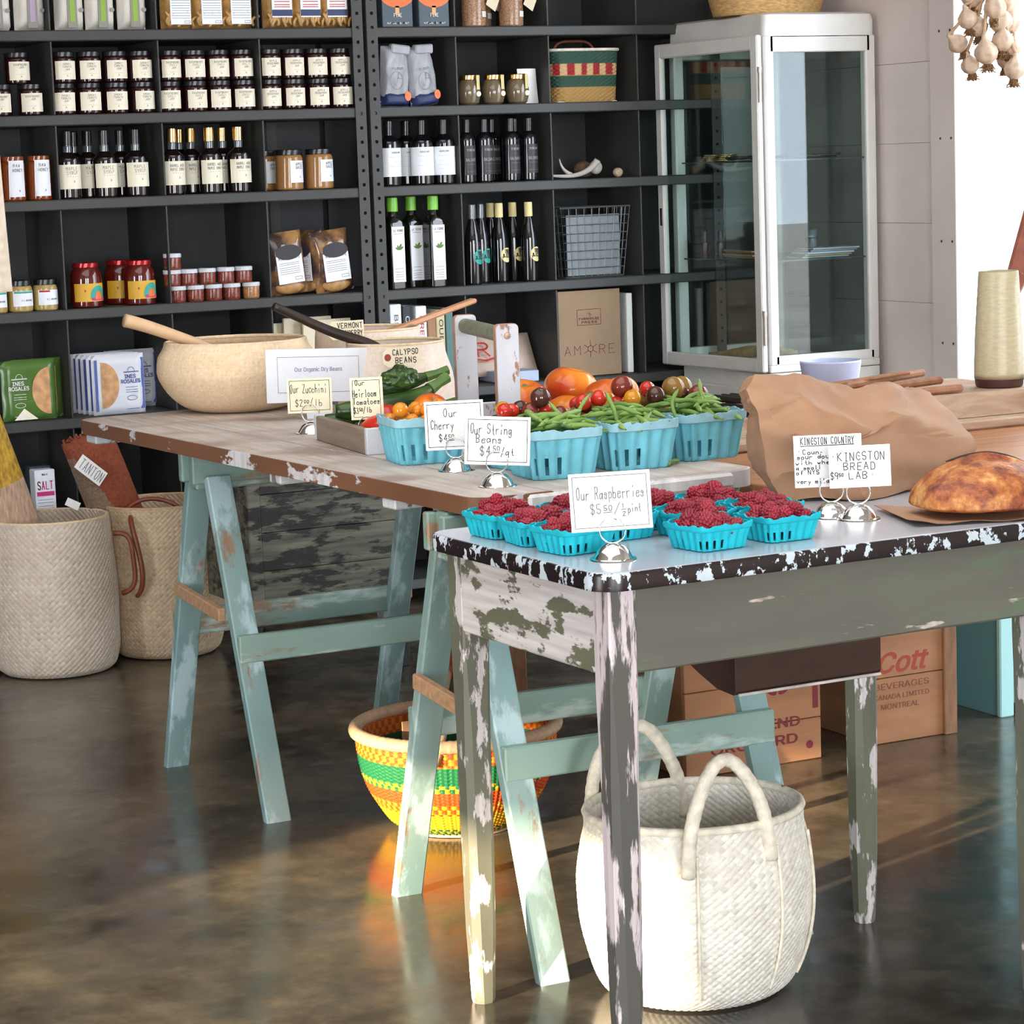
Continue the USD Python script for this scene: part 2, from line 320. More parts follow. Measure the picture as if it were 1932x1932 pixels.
plain('charcoal_steel', (.046, .045, .042), .5, .12, 8)
plain('charcoal_panel', (.032, .034, .037), .6, .15, 5)
solid('hole_dark', (.004, .004, .004), .8)
solid('white_paper', (.80, .79, .77), .6); solid('cream_paper', (.80, .70, .50), .6); solid('card_white', (.86, .86, .86), .55); solid('card_cream', (.86, .78, .56), .55)
solid('label_cream', (.86, .80, .64), .5); solid('label_white', (.84, .86, .90), .5)
solid('ink', (.035, .03, .04), .6); solid('ink_soft', (.20, .19, .20), .6); solid('ink_blue', (.05, .07, .28), .6); solid('ink_red', (.50, .03, .02), .6); solid('ink_faded_red', (.34, .05, .028), .7); solid('ink_faded_brown', (.19, .06, .03), .7); solid('ink_pink', (.62, .03, .20), .6); solid('ink_maroon', (.16, .012, .02), .6); solid('ink_purple', (.22, .16, .32), .6)
solid('ink_white', (.8, .8, .78), .6)
solid('jam', (.022, .004, .005), .08, specular_ior_level=.6); solid('honey', (.20, .042, .008), .1); solid('syrup', (.010, .006, .006), .06, specular_ior_level=.7); solid('clear_neck', (.09, .10, .11), .05, specular_ior_level=.8)
solid('black_lid', (.012, .011, .012), .25); solid('gold', (.75, .50, .18), .22, metallic=1.0); solid('sauce', (.33, .16, .055), .15); solid('black_glass', (.006, .006, .008), .06, specular_ior_level=.7); solid('black_label', (.028, .028, .032), .45)
solid('olive_glass', (.008, .009, .006), .07, specular_ior_level=.7); solid('green_cap', (.20, .52, .06), .35); solid('mustard', (.42, .30, .10), .2); solid('red_jar', (.10, .008, .005), .1, specular_ior_level=.7); solid('red_lid', (.36, .015, .02), .2, metallic=.5)
solid('label_yellow', (.72, .40, .03), .5); solid('label_teal', (.03, .36, .30), .5); solid('label_butter', (.80, .68, .32), .5)
plain('spice', (.20, .045, .03), .2, .5, 160); plain('spice_light', (.38, .17, .07), .2, .5, 160); solid('lid_white', (.62, .64, .68), .4)
plain('pasta', (.46, .26, .09), .3, .35, 45); plain('cookie', (.45, .23, .08), .4, .3, 60); mat('film_brown', {'g': ('geometry', {}), 'n': ('noise_texture', {'scale': 16.0, 'detail': 3.0}), 'r': ('rgb_ramp', {'ramp': [(.42, (.055, .035, .03)), (.52, (.20, .10, .05)), (.64, (.42, .22, .08))]}), 'p': ('principled_bsdf', {'roughness': .15, 'specular_ior_level': .7})}, [('g.position', 'n.vector'), ('n.fac', 'r.fac'), ('r.color', 'p.base_color')])
plain('bag_white', (.66, .62, .56), .55, .08, 12, bump=.4, bscale=20); plain('bag_grey', (.38, .39, .42), .4, .12, 20, bump=.5, bscale=30)
solid('lilac', (.42, .32, .45), .5); solid('lime', (.26, .42, .05), .5); solid('band_grey', (.26, .25, .22), .5); solid('navy', (.025, .035, .12), .5); solid('orange_print', (.80, .17, .03), .45); solid('peach_print', (.80, .42, .16), .45); solid('slate_print', (.06, .085, .11), .45)
plain('beans_in_jar', (.36, .20, .11), .2, .55, 220); solid('honey_clear', (.16, .12, .07), .06, specular_ior_level=.8)
solid('green_pack', (.085, .17, .035), .22); plain('flatbread', (.60, .32, .14), .5, .3, 40); solid('pack_white', (.72, .73, .78), .3); solid('pack_blue', (.08, .12, .38), .4)
plain('kraft', (.40, .22, .125), .7, .08, 10, bump=.35, bscale=45); plain('kraft_book', (.33, .22, .13), .7, .06, 10); solid('book_cream', (.66, .55, .32), .6); solid('book_dark', (.02, .028, .04), .5); solid('book_teal', (.10, .20, .19), .6); plain('cloth_pink', (.58, .44, .36), .8, .08, 30); solid('box_blue', (.45, .52, .68), .5)
solid('wire_grey', (.20, .22, .23), .4, metallic=.7); solid('tin_grey', (.25, .27, .28), .5, metallic=.3)
solid('bone', (.55, .50, .46), .6); plain('dry_brown', (.16, .09, .05), .8, .4, 60)
# old furniture
worn('enamel_rim', (.018, .010, .011), (.62, .70, .76), .55, 42, (1, 1, .8), rough=.3, soft=.008, under2=(.58, .66, .73))
plain('enamel_top', (.50, .53, .59), .2, .06, 6, specular_ior_level=.6)
worn('olive_peeling_end', (.165, .165, .105), (.74, .70, .69), .475, 20, (1, .5, 1.2), paint2=(.13, .125, .09), grain=(60, 5, 90), under2=(.55, .51, .50))
worn('olive_apron', (.150, .152, .118), (.62, .52, .46), .655, 14, (.4, 1, 2.0), paint2=(.118, .112, .095), rough=.42, third=(.125, .165, .105), thr3=.56, soft=.02)
worn('olive_leg', (.155, .165, .115), (.72, .66, .66), .545, 24, (1.2, 1.2, .40), paint2=(.12, .118, .095), grain=(90, 90, 4), rough=.5)
worn('olive_leg_bare', (.13, .12, .105), (.74, .66, .68), .497, 16, (1.3, 1.3, .20), paint2=(.10, .095, .085), grain=(110, 110, 3), under2=(.60, .50, .53), rough=.5)
plain('bin_brown', (.042, .018, .012), .35, .35, 6, (1, 1, 3)); plain('bin_edge', (.5, .46, .44), .6, .3, 20)
worn('teal', (.30, .43, .41), (.36, .23, .15), .615, 14, (1.1, 1.1, .30), paint2=(.20, .33, .325), rough=.5, third=(.46, .62, .64), thr3=.575, soft=.035)
worn('teal_rail', (.29, .42, .36), (.38, .25, .16), .60, 13, (.30, 1.1, 1.1), paint2=(.23, .35, .31), rough=.5, third=(.50, .62, .58), thr3=.57, soft=.035)
plain('foot_pink', (.60, .46, .42), .6, .15, 20)
wood('plank_top', (.44, .36, .30), (.64, .56, .51), (60, 3.5, 60), .6, .15, patch=(.36, .27, .23))
worn('plank_edge', (.235, .105, .055), (.80, .78, .80), .565, 13, (1, .45, 1.2), paint2=(.18, .078, .04), soft=.012)
worn('plank_end', (.70, .67, .66), (.75, .73, .73), .5, 8, (.6, 1, 1), paint2=(.5, .46, .44), soft=.05)
worn('cleat_white', (.70, .72, .75), (.22, .20, .19), .60, 30)
wood('island_top', (.30, .115, .045), (.47, .21, .09), (3, 40, 40), .45, .15)
wood('old_board', (.30, .17, .10), (.56, .42, .30), (6, 30, 30), .7, .3, patch=(.42, .24, .15))
wood('knife_wood', (.24, .10, .05), (.42, .20, .11), (40, 40, 40), .5, .1)
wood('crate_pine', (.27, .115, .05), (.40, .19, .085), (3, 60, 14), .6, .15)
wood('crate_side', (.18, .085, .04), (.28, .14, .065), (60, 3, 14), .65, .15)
solid('turquoise_board', (.14, .34, .35), .45); solid('turquoise_edge', (.38, .66, .64), .45)
worn('dark_weathered', (.012, .012, .011), (.165, .160, .115), .475, 16, (.6, 1, 2.2), paint2=(.022, .02, .018), grain=(5, 60, 60), rough=.6, soft=.03, under2=(.06, .058, .045))
worn('tote_white', (.66, .67, .72), (.40, .22, .15), .61, 26, (1.2, 1.2, .5), rough=.6, grain=(90, 90, 4)); wood('tote_raw', (.23, .165, .125), (.33, .25, .195), (60, 5, 60), .7); plain('tote_rod', (.20, .215, .14), .5, .3, 30); plain('tote_edge', (.42, .24, .17), .6, .2, 30); solid('screw', (.6, .42, .32), .35, metallic=.8)
plain('cabinet_paint', (.68, .66, .62), .35, .05, 9); plain('cabinet_inside', (.42, .46, .45), .5, .05, 6); solid('hinge', (.50, .45, .40), .35, metallic=.5); solid('slot_brown', (.03, .008, .006), .5)
mat('pane', {'f': ('layer_weight', {'blend': .5}), 'pw': ('math', {'math_type': 'power', 'value2': 4.0}), 'ma': ('math', {'math_type': 'multiply_add', 'value2': .75, 'value3': .035}), 't': ('transparent_bsdf', {'color': (.86, .92, .91)}), 'g': ('glossy_bsdf', {'color': (1, 1, 1), 'roughness': .0}), 'x': ('mix_closure', {})}, [('f.facing', 'pw.value1'), ('pw.value', 'ma.value1'), ('ma.value', 'x.fac'), ('t.BSDF', 'x.closure1'), ('g.BSDF', 'x.closure2')], surface='x.closure')
mat('shelf_glass', {'f': ('layer_weight', {'blend': .5}), 'pw': ('math', {'math_type': 'power', 'value2': 4.0}), 'ma': ('math', {'math_type': 'multiply_add', 'value2': .75, 'value3': .035}), 't': ('transparent_bsdf', {'color': (.70, .80, .78)}), 'g': ('glossy_bsdf', {'color': (1, 1, 1), 'roughness': .0}), 'x': ('mix_closure', {})}, [('f.facing', 'pw.value1'), ('pw.value', 'ma.value1'), ('ma.value', 'x.fac'), ('t.BSDF', 'x.closure1'), ('g.BSDF', 'x.closure2')], surface='x.closure')
solid('glass_edge', (.03, .05, .05), .2)
solid('chrome', (.86, .84, .82), .06, metallic=1.0)
# produce
plain('pulp_bright', (.005, .47, .58), .75, .10, 40, bump=.3, bscale=250); plain('pulp_pale', (.17, .54, .66), .75, .10, 40, bump=.3, bscale=250); plain('pulp_rim', (.32, .58, .68), .75, .10, 40, bump=.3, bscale=250)
varied('raspberry', (.19, .006, .022), (.40, .022, .040), .38, subsurface_weight=.15, subsurface_scale=.004)
varied('bean_green', (.12, .25, .045), (.28, .42, .10), .5)
for nm, c in (('tom_orange', (.78, .25, .012)), ('tom_red', (.56, .03, .012)), ('tom_brown', (.20, .03, .016)), ('tom_dark', (.07, .022, .016)), ('tom_olive', (.26, .14, .03)), ('tom_amber', (.62, .26, .015))): plain(nm, c, .12, .18, 25, specular_ior_level=.6)
mat('heirloom', {'g': ('geometry', {}), 'n': ('noise_texture', {'scale': 9.0, 'detail': 2.0}), 's': ('separate_xyz', {}), 'r': ('rgb_ramp', {'ramp': [(.34, (.55, .06, .012)), (.52, (.78, .20, .02)), (.68, (.80, .36, .05))]}), 'p': ('principled_bsdf', {'roughness': .18, 'subsurface_weight': .1, 'subsurface_scale': .01})}, [('g.position', 'n.vector'), ('n.fac', 'r.fac'), ('r.color', 'p.base_color')])
plain('calyx', (.12, .22, .05), .6, .2, 60)
mat('zucchini_skin', {'g': ('geometry', {}), 'm': ('mapping', {'scale': (6, 40, 40)}), 'n': ('noise_texture', {'scale': 1.5, 'detail': 3.0}), 'r': ('rgb_ramp', {'ramp': [(.4, (.014, .042, .008)), (.65, (.06, .125, .022))]}), 'p': ('principled_bsdf', {'roughness': .3})}, [('g.position', 'm.vector'), ('m.vector', 'n.vector'), ('n.fac', 'r.fac'), ('r.color', 'p.base_color')])
plain('zucchini_stem', (.11, .20, .045), .6, .2, 40)
mat('crust', {'g': ('geometry', {}), 'n': ('noise_texture', {'scale': 26.0, 'detail': 6.0, 'roughness': .65}), 'n2': ('noise_texture', {'scale': 160.0, 'detail': 3.0}), 'r': ('rgb_ramp', {'ramp': [(.32, (.10, .025, .012)), (.44, (.30, .075, .025)), (.54, (.50, .17, .045)), (.64, (.68, .36, .12)), (.74, (.78, .54, .28))]}), 'b': ('bump', {'strength': .6, 'distance': .003}), 'p': ('principled_bsdf', {'roughness': .5})},
    [('g.position', 'n.vector'), ('g.position', 'n2.vector'), ('n.fac', 'r.fac'), ('r.color', 'p.base_color'), ('n2.fac', 'b.height'), ('b.normal', 'p.normal')])
solid('char', (.03, .022, .02), .8)
plain('garlic_skin', (.54, .40, .29), .5, .25, 50); plain('garlic_root', (.20, .10, .04), .9, .4, 200); plain('garlic_stem', (.40, .26, .16), .7, .3, 60)
woven('straw_white', (.50, .46, .38), (.84, .81, .73)); woven('straw_natural', (.40, .30, .19), (.70, .58, .42)); woven('straw_tan', (.36, .25, .145), (.62, .47, .31)); woven('bowl_straw', (.64, .45, .26), (.86, .67, .45)); woven('cotton_cream', (.62, .50, .40), (.80, .68, .57)); woven('palm_beige', (.48, .38, .28), (.70, .60, .49)); woven('straw_gold', (.36, .22, .09), (.60, .41, .19))
plain('straw_rope', (.76, .70, .58), .7, .2, 60, bump=.6, bscale=160); plain('rope_tan', (.50, .33, .20), .7, .15, 90, bump=.5, bscale=220)
plain('bowl_rope', (.76, .58, .38), .7, .12, 90, bump=.4, bscale=220)
plain('leather', (.20, .05, .022), .45, .2, 30); plain('leather_red', (.28, .045, .03), .5, .2, 30); vcol('bolga_weave', .65); vcol('stripe_weave', .7)
plain('knit_rust', (.22, .052, .022), .95, .25, 120, (1, 1, 1), bump=.9, bscale=260); plain('knit_brown', (.22, .145, .095), .95, .3, 160, bump=.9, bscale=260); plain('knit_yellow', (.42, .24, .028), .95, .45, 110, (1, 1, .4), bump=1., bscale=200); plain('knit_beige', (.44, .29, .20), .95, .3, 150, (1, 1, .2), bump=.9, bscale=220)
wood('spoon_pale', (.58, .36, .20), (.68, .45, .27), (20, 20, 20), .5, .05); wood('spoon_dark', (.020, .012, .009), (.035, .02, .014), (20, 20, 20), .4, .05); wood('spoon_pink', (.62, .30, .16), (.72, .38, .22), (20, 20, 20), .5, .05)
plain('stoneware', (.50, .44, .28), .35, .12, 70, (1, 1, 3)); solid('stoneware_foot', (.06, .02, .015), .5); plain('pot_blue', (.50, .56, .78), .4, .10, 9); solid('pot_inside', (.10, .04, .025), .6); plain('basket_gold', (.50, .30, .11), .7, .3, 60, (1, 1, 4), bump=.6, bscale=150)
plain('twig', (.30, .19, .09), .8, .3, 60); solid('gold_bangle', (.8, .55, .2), .15, metallic=1.0); solid('leather_black', (.02, .02, .02), .5); plain('stick_tan', (.46, .27, .15), .7, .2, 80); solid('steel', (.45, .45, .46), .25, metallic=1.0); solid('amber_bottle', (.05, .01, .006), .1); solid('rack_black', (.015, .015, .015), .5)
# the room
mat('concrete', {'g': ('geometry', {}), 'n': ('noise_texture', {'scale': 1.1, 'detail': 7.0, 'roughness': .62, 'distortion': .6}), 'n2': ('noise_texture', {'scale': 4.5, 'detail': 8.0, 'roughness': .7}), 'r': ('rgb_ramp', {'ramp': [(.34, (.036, .033, .030)), (.48, (.070, .062, .050)), (.58, (.12, .098, .070)), (.68, (.19, .15, .105))]}),
    'r2': ('rgb_ramp', {'ramp': [(.36, (.50, .52, .50)), (.64, (1.25, 1.20, 1.08))]}), 'x': ('mix', {'mix_type': 'multiply', 'fac': 1.0}), 'n3': ('noise_texture', {'scale': 9.0, 'detail': 5.0}), 'rr': ('rgb_ramp', {'ramp': [(.35, (.13, .13, .13)), (.65, (.27, .27, .27))]}), 'p': ('principled_bsdf', {'specular_ior_level': .55})},
    [('g.position', 'n.vector'), ('g.position', 'n2.vector'), ('g.position', 'n3.vector'), ('n.fac', 'r.fac'), ('n2.fac', 'r2.fac'), ('r.color', 'x.color1'), ('r2.color', 'x.color2'), ('x.color', 'p.base_color'), ('n3.fac', 'rr.fac'), ('rr.color', 'p.roughness')])
plain('wall_board', (.70, .61, .57), .55, .04, 4); plain('wall_dark', (.05, .05, .05), .7, .1, 4); plain('wall_plain', (.60, .57, .53), .7, .05, 3); plain('ceiling_paint', (.62, .60, .57), .7, .05, 3); plain('outside_board', (.84, .86, .88), .6, .03, 3); plain('yard', (.40, .37, .32), .9, .2, 2); solid('nail', (.05, .04, .04), .5)

# ------------------------------------------------------------------ the room
XR, YB, XL, YF, H = 4.57, 7.36, -5.6, -4.0, 3.2
struct('floor', bx(XL - .3, XR + .02, YF - .3, YB + .1, -.12, 0, .001), 'concrete')
single('yard', bx(-30, 30, -30, 30, -.3, -.13, .001), 'yard', 'bare pale ground outside the doorway', 'ground', kind='structure')
struct('ceiling', bx(XL - .2, XR + .2, YF - .2, YB + .2, H, H + .1, .001), 'ceiling_paint')
struct('wall_back', bx(XL - .2, XR + .2, YB, YB + .12, 0, H, .001), 'wall_dark')
w = structx('wall_left')          # with the doorway that lets in the low sun (y 0.80..2.17)
for a in ((YF, .80, 0, H), (.80, 2.17, 1.80, H), (2.17, YB, 0, H)): obj('panel', bx(XL - .15, XL, a[0], a[1], a[2], a[3], .001), 'wall_plain', w)
w = structx('wall_front')
for a in ((XL, -2.4, 0, H), (-2.4, -.7, 0, .2), (-2.4, -.7, 2.5, H), (-.7, .5, 0, H), (.5, 2.2, 0, .2), (.5, 2.2, 2.5, H), (2.2, XR, 0, H)): obj('panel', bx(a[0], a[1], YF - .15, YF, a[2], a[3], .001), 'wall_plain', w)
w = structx('wall_right')
for k in range(13):
    obj('plank', bx(XR, XR + .03, 6.19, YB, .152 + .2375 * k - .2375 + .0004, .152 + .2375 * (k + 1) - .2375 - .0004, .0008), 'wall_board', w)
obj('panel', bx(XR, XR + .1, YF, 3.6, 0, H, .001), 'wall_plain', w); obj('panel', bx(XR, XR + .1, 3.6, 6.07, 2.45, H, .001), 'wall_plain', w)
obj('backing', bx(XR + .03, XR + .035, 6.10, YB, 0, H, .0005), 'wall_board', w)
t = structx('trim_1'); obj('corner_board', bx(XR - .012, XR + .04, 6.068, 6.19, 0, H, .003), 'wall_board', t)
for z in (.39, .75, 1.05, 1.35, 1.66):
    for y in (6.088, 6.14): obj('nail', xf(lathe([(0, .002), (.0035, .0015), (.004, 0), (0, 0)], 10), mat4((XR - .012, y, z), 0, 0, -PI / 2)), 'nail', t)
w = structx('wall_outside')       # white boarded wall seen through the doorway
for k in range(12): obj('plank', bx(6.3, 6.34, 4.0 + .62 * k, 4.0 + .62 * (k + 1) - .006, -.12, 4.2, .003), 'outside_board', w)
obj('backing', bx(6.34, 6.36, 4, 11.4, -.12, 4.2), 'outside_board', w)

# ------------------------------------------------------------------ steel shelving
SY, SB = 6.95, 7.30               # front edge and back of the shelves
LV = [.08, .375, .653, .960, 1.267, 1.501, 1.733, 2.02]
def shelving(x0, x1, divs, label):
    t = thing('shelving_unit', label, 'shelving')
    for z in LV: obj('shelf', bx(x0, x1, SY, SB, z - .030, z, .003), 'charcoal_steel', t)
    obj('back_panel', bx(x0, x1, SB, SB + .006, 0, 2.2, .001), 'charcoal_panel', t)
    for x in (x0 - .002, x1 - .032):
        holes = sg.box(0, 0, .034, 2.2)
        holes = holes.difference(sg.MultiPolygon([sg.Point(.017, .03 + .0415 * k).buffer(.0052, 4) for k in range(52)]))
        obj('post', mv(to_front(prism(holes, .003)), x, SY - .001, 0), 'charcoal_steel', t)
        obj('post_flange', bx(x + (0 if x < x1 - .1 else .031), x + (.003 if x < x1 - .1 else .034), SY, SY + .034, 0, 2.2, .0008), 'charcoal_steel', t)
        obj('post_backing', bx(x + .004, x + .030, SY + .003, SY + .006, 0, 2.2, .0005), 'hole_dark', t)
    for x in divs:
        for a, b in zip(LV[:-1], LV[1:]): obj('divider', bx(x - .0025, x + .0025, SY + .004, SB, a + .0005, b - .0305, .0008), 'charcoal_steel', t)
    for x in (x0 + .16, x1 - .16): obj('back_strap', bx(x - .017, x + .017, SB - .003, SB, 0, 2.2, .0008), 'charcoal_steel', t)
shelving(1.82, 3.080, (2.140, 2.451, 2.758), 'left charcoal steel shelving unit full of jam jars and bottles')
shelving(3.097, 4.305, (3.387, 3.701, 4.011), 'right charcoal steel shelving unit beside the glass cabinet')

# ------------------------------------------------------------------ jars and bottles on the shelves
def label_on(t, r, half, z0, z1, m, lines, ink='ink_soft', w=.0008):
    """a wrapped label; lines: (text, x0, x1, baseline, cap) in metres"""
    L = obj('label', bend(r + .0003, -half / r, half / r, z0, z1), m, t)
    P = []
    for tx, a, b, z, c in lines: P += strokes(tx, a, b, z, c)
    if P: obj('lettering', onto(ribbon(P, w), r + .0013), ink, L, smooth=False)
    return L
def jar(name, cat, r, h, lid, body, lidm, lab=None, neck=.82, sh=.12, ribs=False):
    t = thing(name, '-', cat)
    hb = h - lid; s = hb * sh
    obj('body', lathe([(0, 0), (r * .86, 0), (r * .97, .003), (r, .009), (r, hb - s), (r * .96, hb - s * .5), (r * neck, hb - .001), (r * neck, hb), (0, hb)], 28), body, t)
    rl = r * neck + .0025
    obj('lid', lathe([(0, hb - .001), (rl - .001, hb - .001), (rl, hb), (rl, h - .0015), (rl - .0015, h), (rl - .006, h), (rl - .008, h - .001), (0, h - .001)], 28), lidm, t)
    if lab: lab(t, r)
    return t
def jam_type(lines):
    def lab(t, r):
        n = len(lines); P = [(s, -.0023 * len(s), .0023 * len(s), .050 - .0075 * k, .0052) for k, s in enumerate(lines)]
        P += [('A', -.0025, .0015, .0185, .004), ('----', -.011, .011, .0255, .001)]
        label_on(t, r, .034, .0105, .0615, 'label_cream', P, w=.0008)
    return Kind(lambda: jar('jam_jar', 'jar', .0355, .087, .013, 'jam', 'black_lid', lab, .88))
rnd = random.Random(4)
JAM = [('raspberry jam', ['RASPBERRY', 'JAM']), ('smoky tomato jam', ['SMOKY', 'TOMATO', 'JAM']), ('raspberry chili jam', ['RASPBERRY', 'CHILI', 'JAM']), ('apple rosemary jam', ['APPLE', 'ROSEMARY', 'JAM'])]
TOP = [[1.972, 2.056], [2.135 + .046, 2.205 + .049, 2.288 + .043, 2.371 + .036], [2.458 + .034, 2.565, 2.638, 2.711], [2.797, 2.873, 2.946, 3.010]]
TOP = [[1.969, 2.052], [2.180, 2.253, 2.326, 2.399], [2.492, 2.565, 2.638, 2.711], [2.799, 2.872, 2.945, 3.018]]
BOT = [[1.994, 2.084], [2.178, 2.253, 2.331, 2.409], [2.490, 2.568, 2.642, 2.716], [2.797, 2.872, 2.948, 3.024]]
TOP = [[1.965, 2.052], [2.183, 2.219 + .04, 2.297 + .037, 2.378 + .03], [2.495, 2.569, 2.642, 2.715], [2.800, 2.874, 2.948, 3.022]]
for c, (nm, ln) in enumerate(JAM):
    K = jam_type(ln)
    for row, X, z, dy in (('lower', BOT[c], 1.501, 0.), ('upper', TOP[c], 1.588, .004)):
        for k, x in enumerate(X):
            K.put(f'dark {nm} jar with black lid, {ORD[k]} from left in {row} row', f'{nm} jars on the second shelf', loc=(x, SY + .043 + dy + rnd.uniform(-.002, .002), z), rz=rnd.uniform(-.12, .12))
K = Kind(lambda: jar('honey_jar', 'jar', .034, .124, .013, 'honey', 'honey', lambda t, r: label_on(t, r, .0235, .012, .112, 'label_white', [('RAW', -.012, .008, .094, .008), ('HONEY', -.014, .016, .081, .008), ('A', .002, .006, .026, .005)], w=.0013), .86, .1))
for k, x in enumerate((1.945, 2.019, 2.093)): K.put(f'tall amber honey jar with white label, {ORD[k]} from the left on the third shelf', 'amber honey jars', loc=(x, SY + .042, 1.267), rz=.1)
def bottle(name, cat, r, h, neck_r, z_sh, z_nk, body, lab=None, cap=None, cap_h=.0, neck_mat=None, n=24, flare=0.):
    t = thing(name, '-', cat)
    P = [(0, 0), (r * .9, 0), (r, .006), (r, z_sh), (r * .93, z_sh + (z_nk - z_sh) * .35), (neck_r * 1.25, z_nk - .004), (neck_r, z_nk)]
    top = h - cap_h * .9
    obj('body', lathe(P + ([(0, z_nk)] if neck_mat else [(neck_r, top), (0, top)]), n), body, t)
    if neck_mat: obj('neck', lathe([(0, z_nk), (neck_r, z_nk), (neck_r, top - .006), (neck_r + flare, top - .005), (neck_r + flare, top), (0, top)], 18), neck_mat, t)
    if cap: obj('cap', lathe([(0, h - cap_h), (neck_r + .0016, h - cap_h), (neck_r + .0016, h - .002), (neck_r, h), (0, h)], 18), cap, t)
    if lab: lab(t, r)
    return t
def mk_maple(lines, cap, capm):
    return Kind(lambda: bottle('syrup_bottle', 'bottle', .034, .190, .0125, .103, .130, 'syrup', lambda t, r: label_on(t, r, .044, .028, .096, 'label_cream', lines + [('-----', -.018, .018, .062, .001), ('A', .001, .005, .046, .006)], w=.0010), capm, cap, 'clear_neck', flare=.001))
K = mk_maple([('MAPLE', -.020, .014, .080, .009), ('SYRUP', -.018, .014, .068, .009)], .042, 'black_lid')
for k, (x, dy) in enumerate(((2.178, 0), (2.256, .06), (2.287, .004), (2.378, 0), (2.245, .155), (2.362, .085))): K.put(['maple syrup bottle with black cap nearest the compartment wall, front row', 'maple syrup bottle with black cap, half hidden behind its left neighbours', 'maple syrup bottle with black cap in the middle of the front row', 'maple syrup bottle with black cap at the right end of the front row', 'maple syrup bottle standing at the back left of the group', 'maple syrup bottle standing behind, between the two right bottles'][k], 'maple syrup bottles with black caps', loc=(x, SY + .040 + dy, 1.267), rz=.08)
K = mk_maple([('BARREL AGED', -.024, .022, .080, .007), ('MAPLE SYRUP', -.023, .022, .069, .007)], .040, 'gold')
for k, (x, dy) in enumerate(((2.488, .0), (2.566, .06), (2.602, .002), (2.690, .0), (2.565, .155), (2.672, .08))): K.put(['gold capped syrup bottle next to the compartment wall, front row', 'gold capped syrup bottle half hidden behind its left neighbours', 'gold capped syrup bottle in the middle of the front row', 'gold capped syrup bottle at the right end of the front row', 'gold capped syrup bottle at the back left of the group', 'gold capped syrup bottle behind, between the two right bottles'][k], 'syrup bottles with gold caps', loc=(x, SY + .040 + dy, 1.267), rz=.12)
K = Kind(lambda: jar('sauce_jar', 'jar', .041, .118, .015, 'sauce', 'black_lid', lambda t, r: label_on(t, r, .026, .022, .086, 'label_white', [('APPLE', -.010, .016, .072, .007), ('SAUCE', -.010, .016, .062, .007), ('A', .004, .008, .036, .005)], w=.0013), .90, .1))
K.put('brown applesauce jar with black lid, the left one', 'applesauce jars', loc=(2.849, SY + .05, 1.267), rz=.35); K.put('brown applesauce jar with black lid, the right one', 'applesauce jars', loc=(2.945, SY + .05, 1.267), rz=.35)
K.put('applesauce jar at the back beside the compartment wall', 'applesauce jars', loc=(2.812, SY + .15, 1.267), rz=.3)
def lab_w(t, r):
    label_on(t, r, .058, .028, .113, 'label_white', [('CASTELINES', -.012, .018, .097, .004), ('--------', -.02, .02, .086, .001), ('*******', -.016, .02, .07, .003), ('--------', -.02, .02, .058, .001), ('*******', -.016, .02, .045, .003)], w=.0009)
K = Kind(lambda: bottle('wine_vinegar_bottle', 'bottle', .0345, .194, .0125, .122, .150, 'black_glass', lab_w, 'black_lid', .044, flare=.0))
for k, (x, dy) in enumerate(((3.170, .0), (3.258, .07), (3.278, .0), (3.350, .0))): K.put(['black bottle with white label nearest the steel post', 'black bottle with white label set back between two others', 'black bottle with white label, third from the post', 'black bottle with white label at the right end of its row'][k], 'black bottles with white labels', loc=(x, SY + .042 + dy, 1.267), rz=.15 - .2 * k)
def lab_b(t, r): label_on(t, r, .022, .024, .112, 'black_label', [('VINEGAR', -.014, .014, .096, .006), ('BALSAMIC', -.018, .018, .066, .008), ('-----', -.014, .014, .056, .002), ('-----', -.014, .014, .034, .001)], 'band_grey', w=.0014)
K = Kind(lambda: bottle('dark_vinegar_bottle', 'bottle', .0265, .192, .0115, .128, .152, 'black_glass', lab_b, 'black_lid', .040))
for k, (x, dy) in enumerate(((3.425, 0), (3.490, .01), (3.575, 0), (3.640, .005), (3.552, .085), (3.632, .085))): K.put('slim black bottle with black label, ' + ['first from the left in front', 'second from the left in front', 'third from the left in front', 'rightmost in front', 'left of the two behind', 'right of the two behind'][k], 'slim black bottles with black labels', loc=(x, SY + .036 + dy, 1.267), rz=.1)
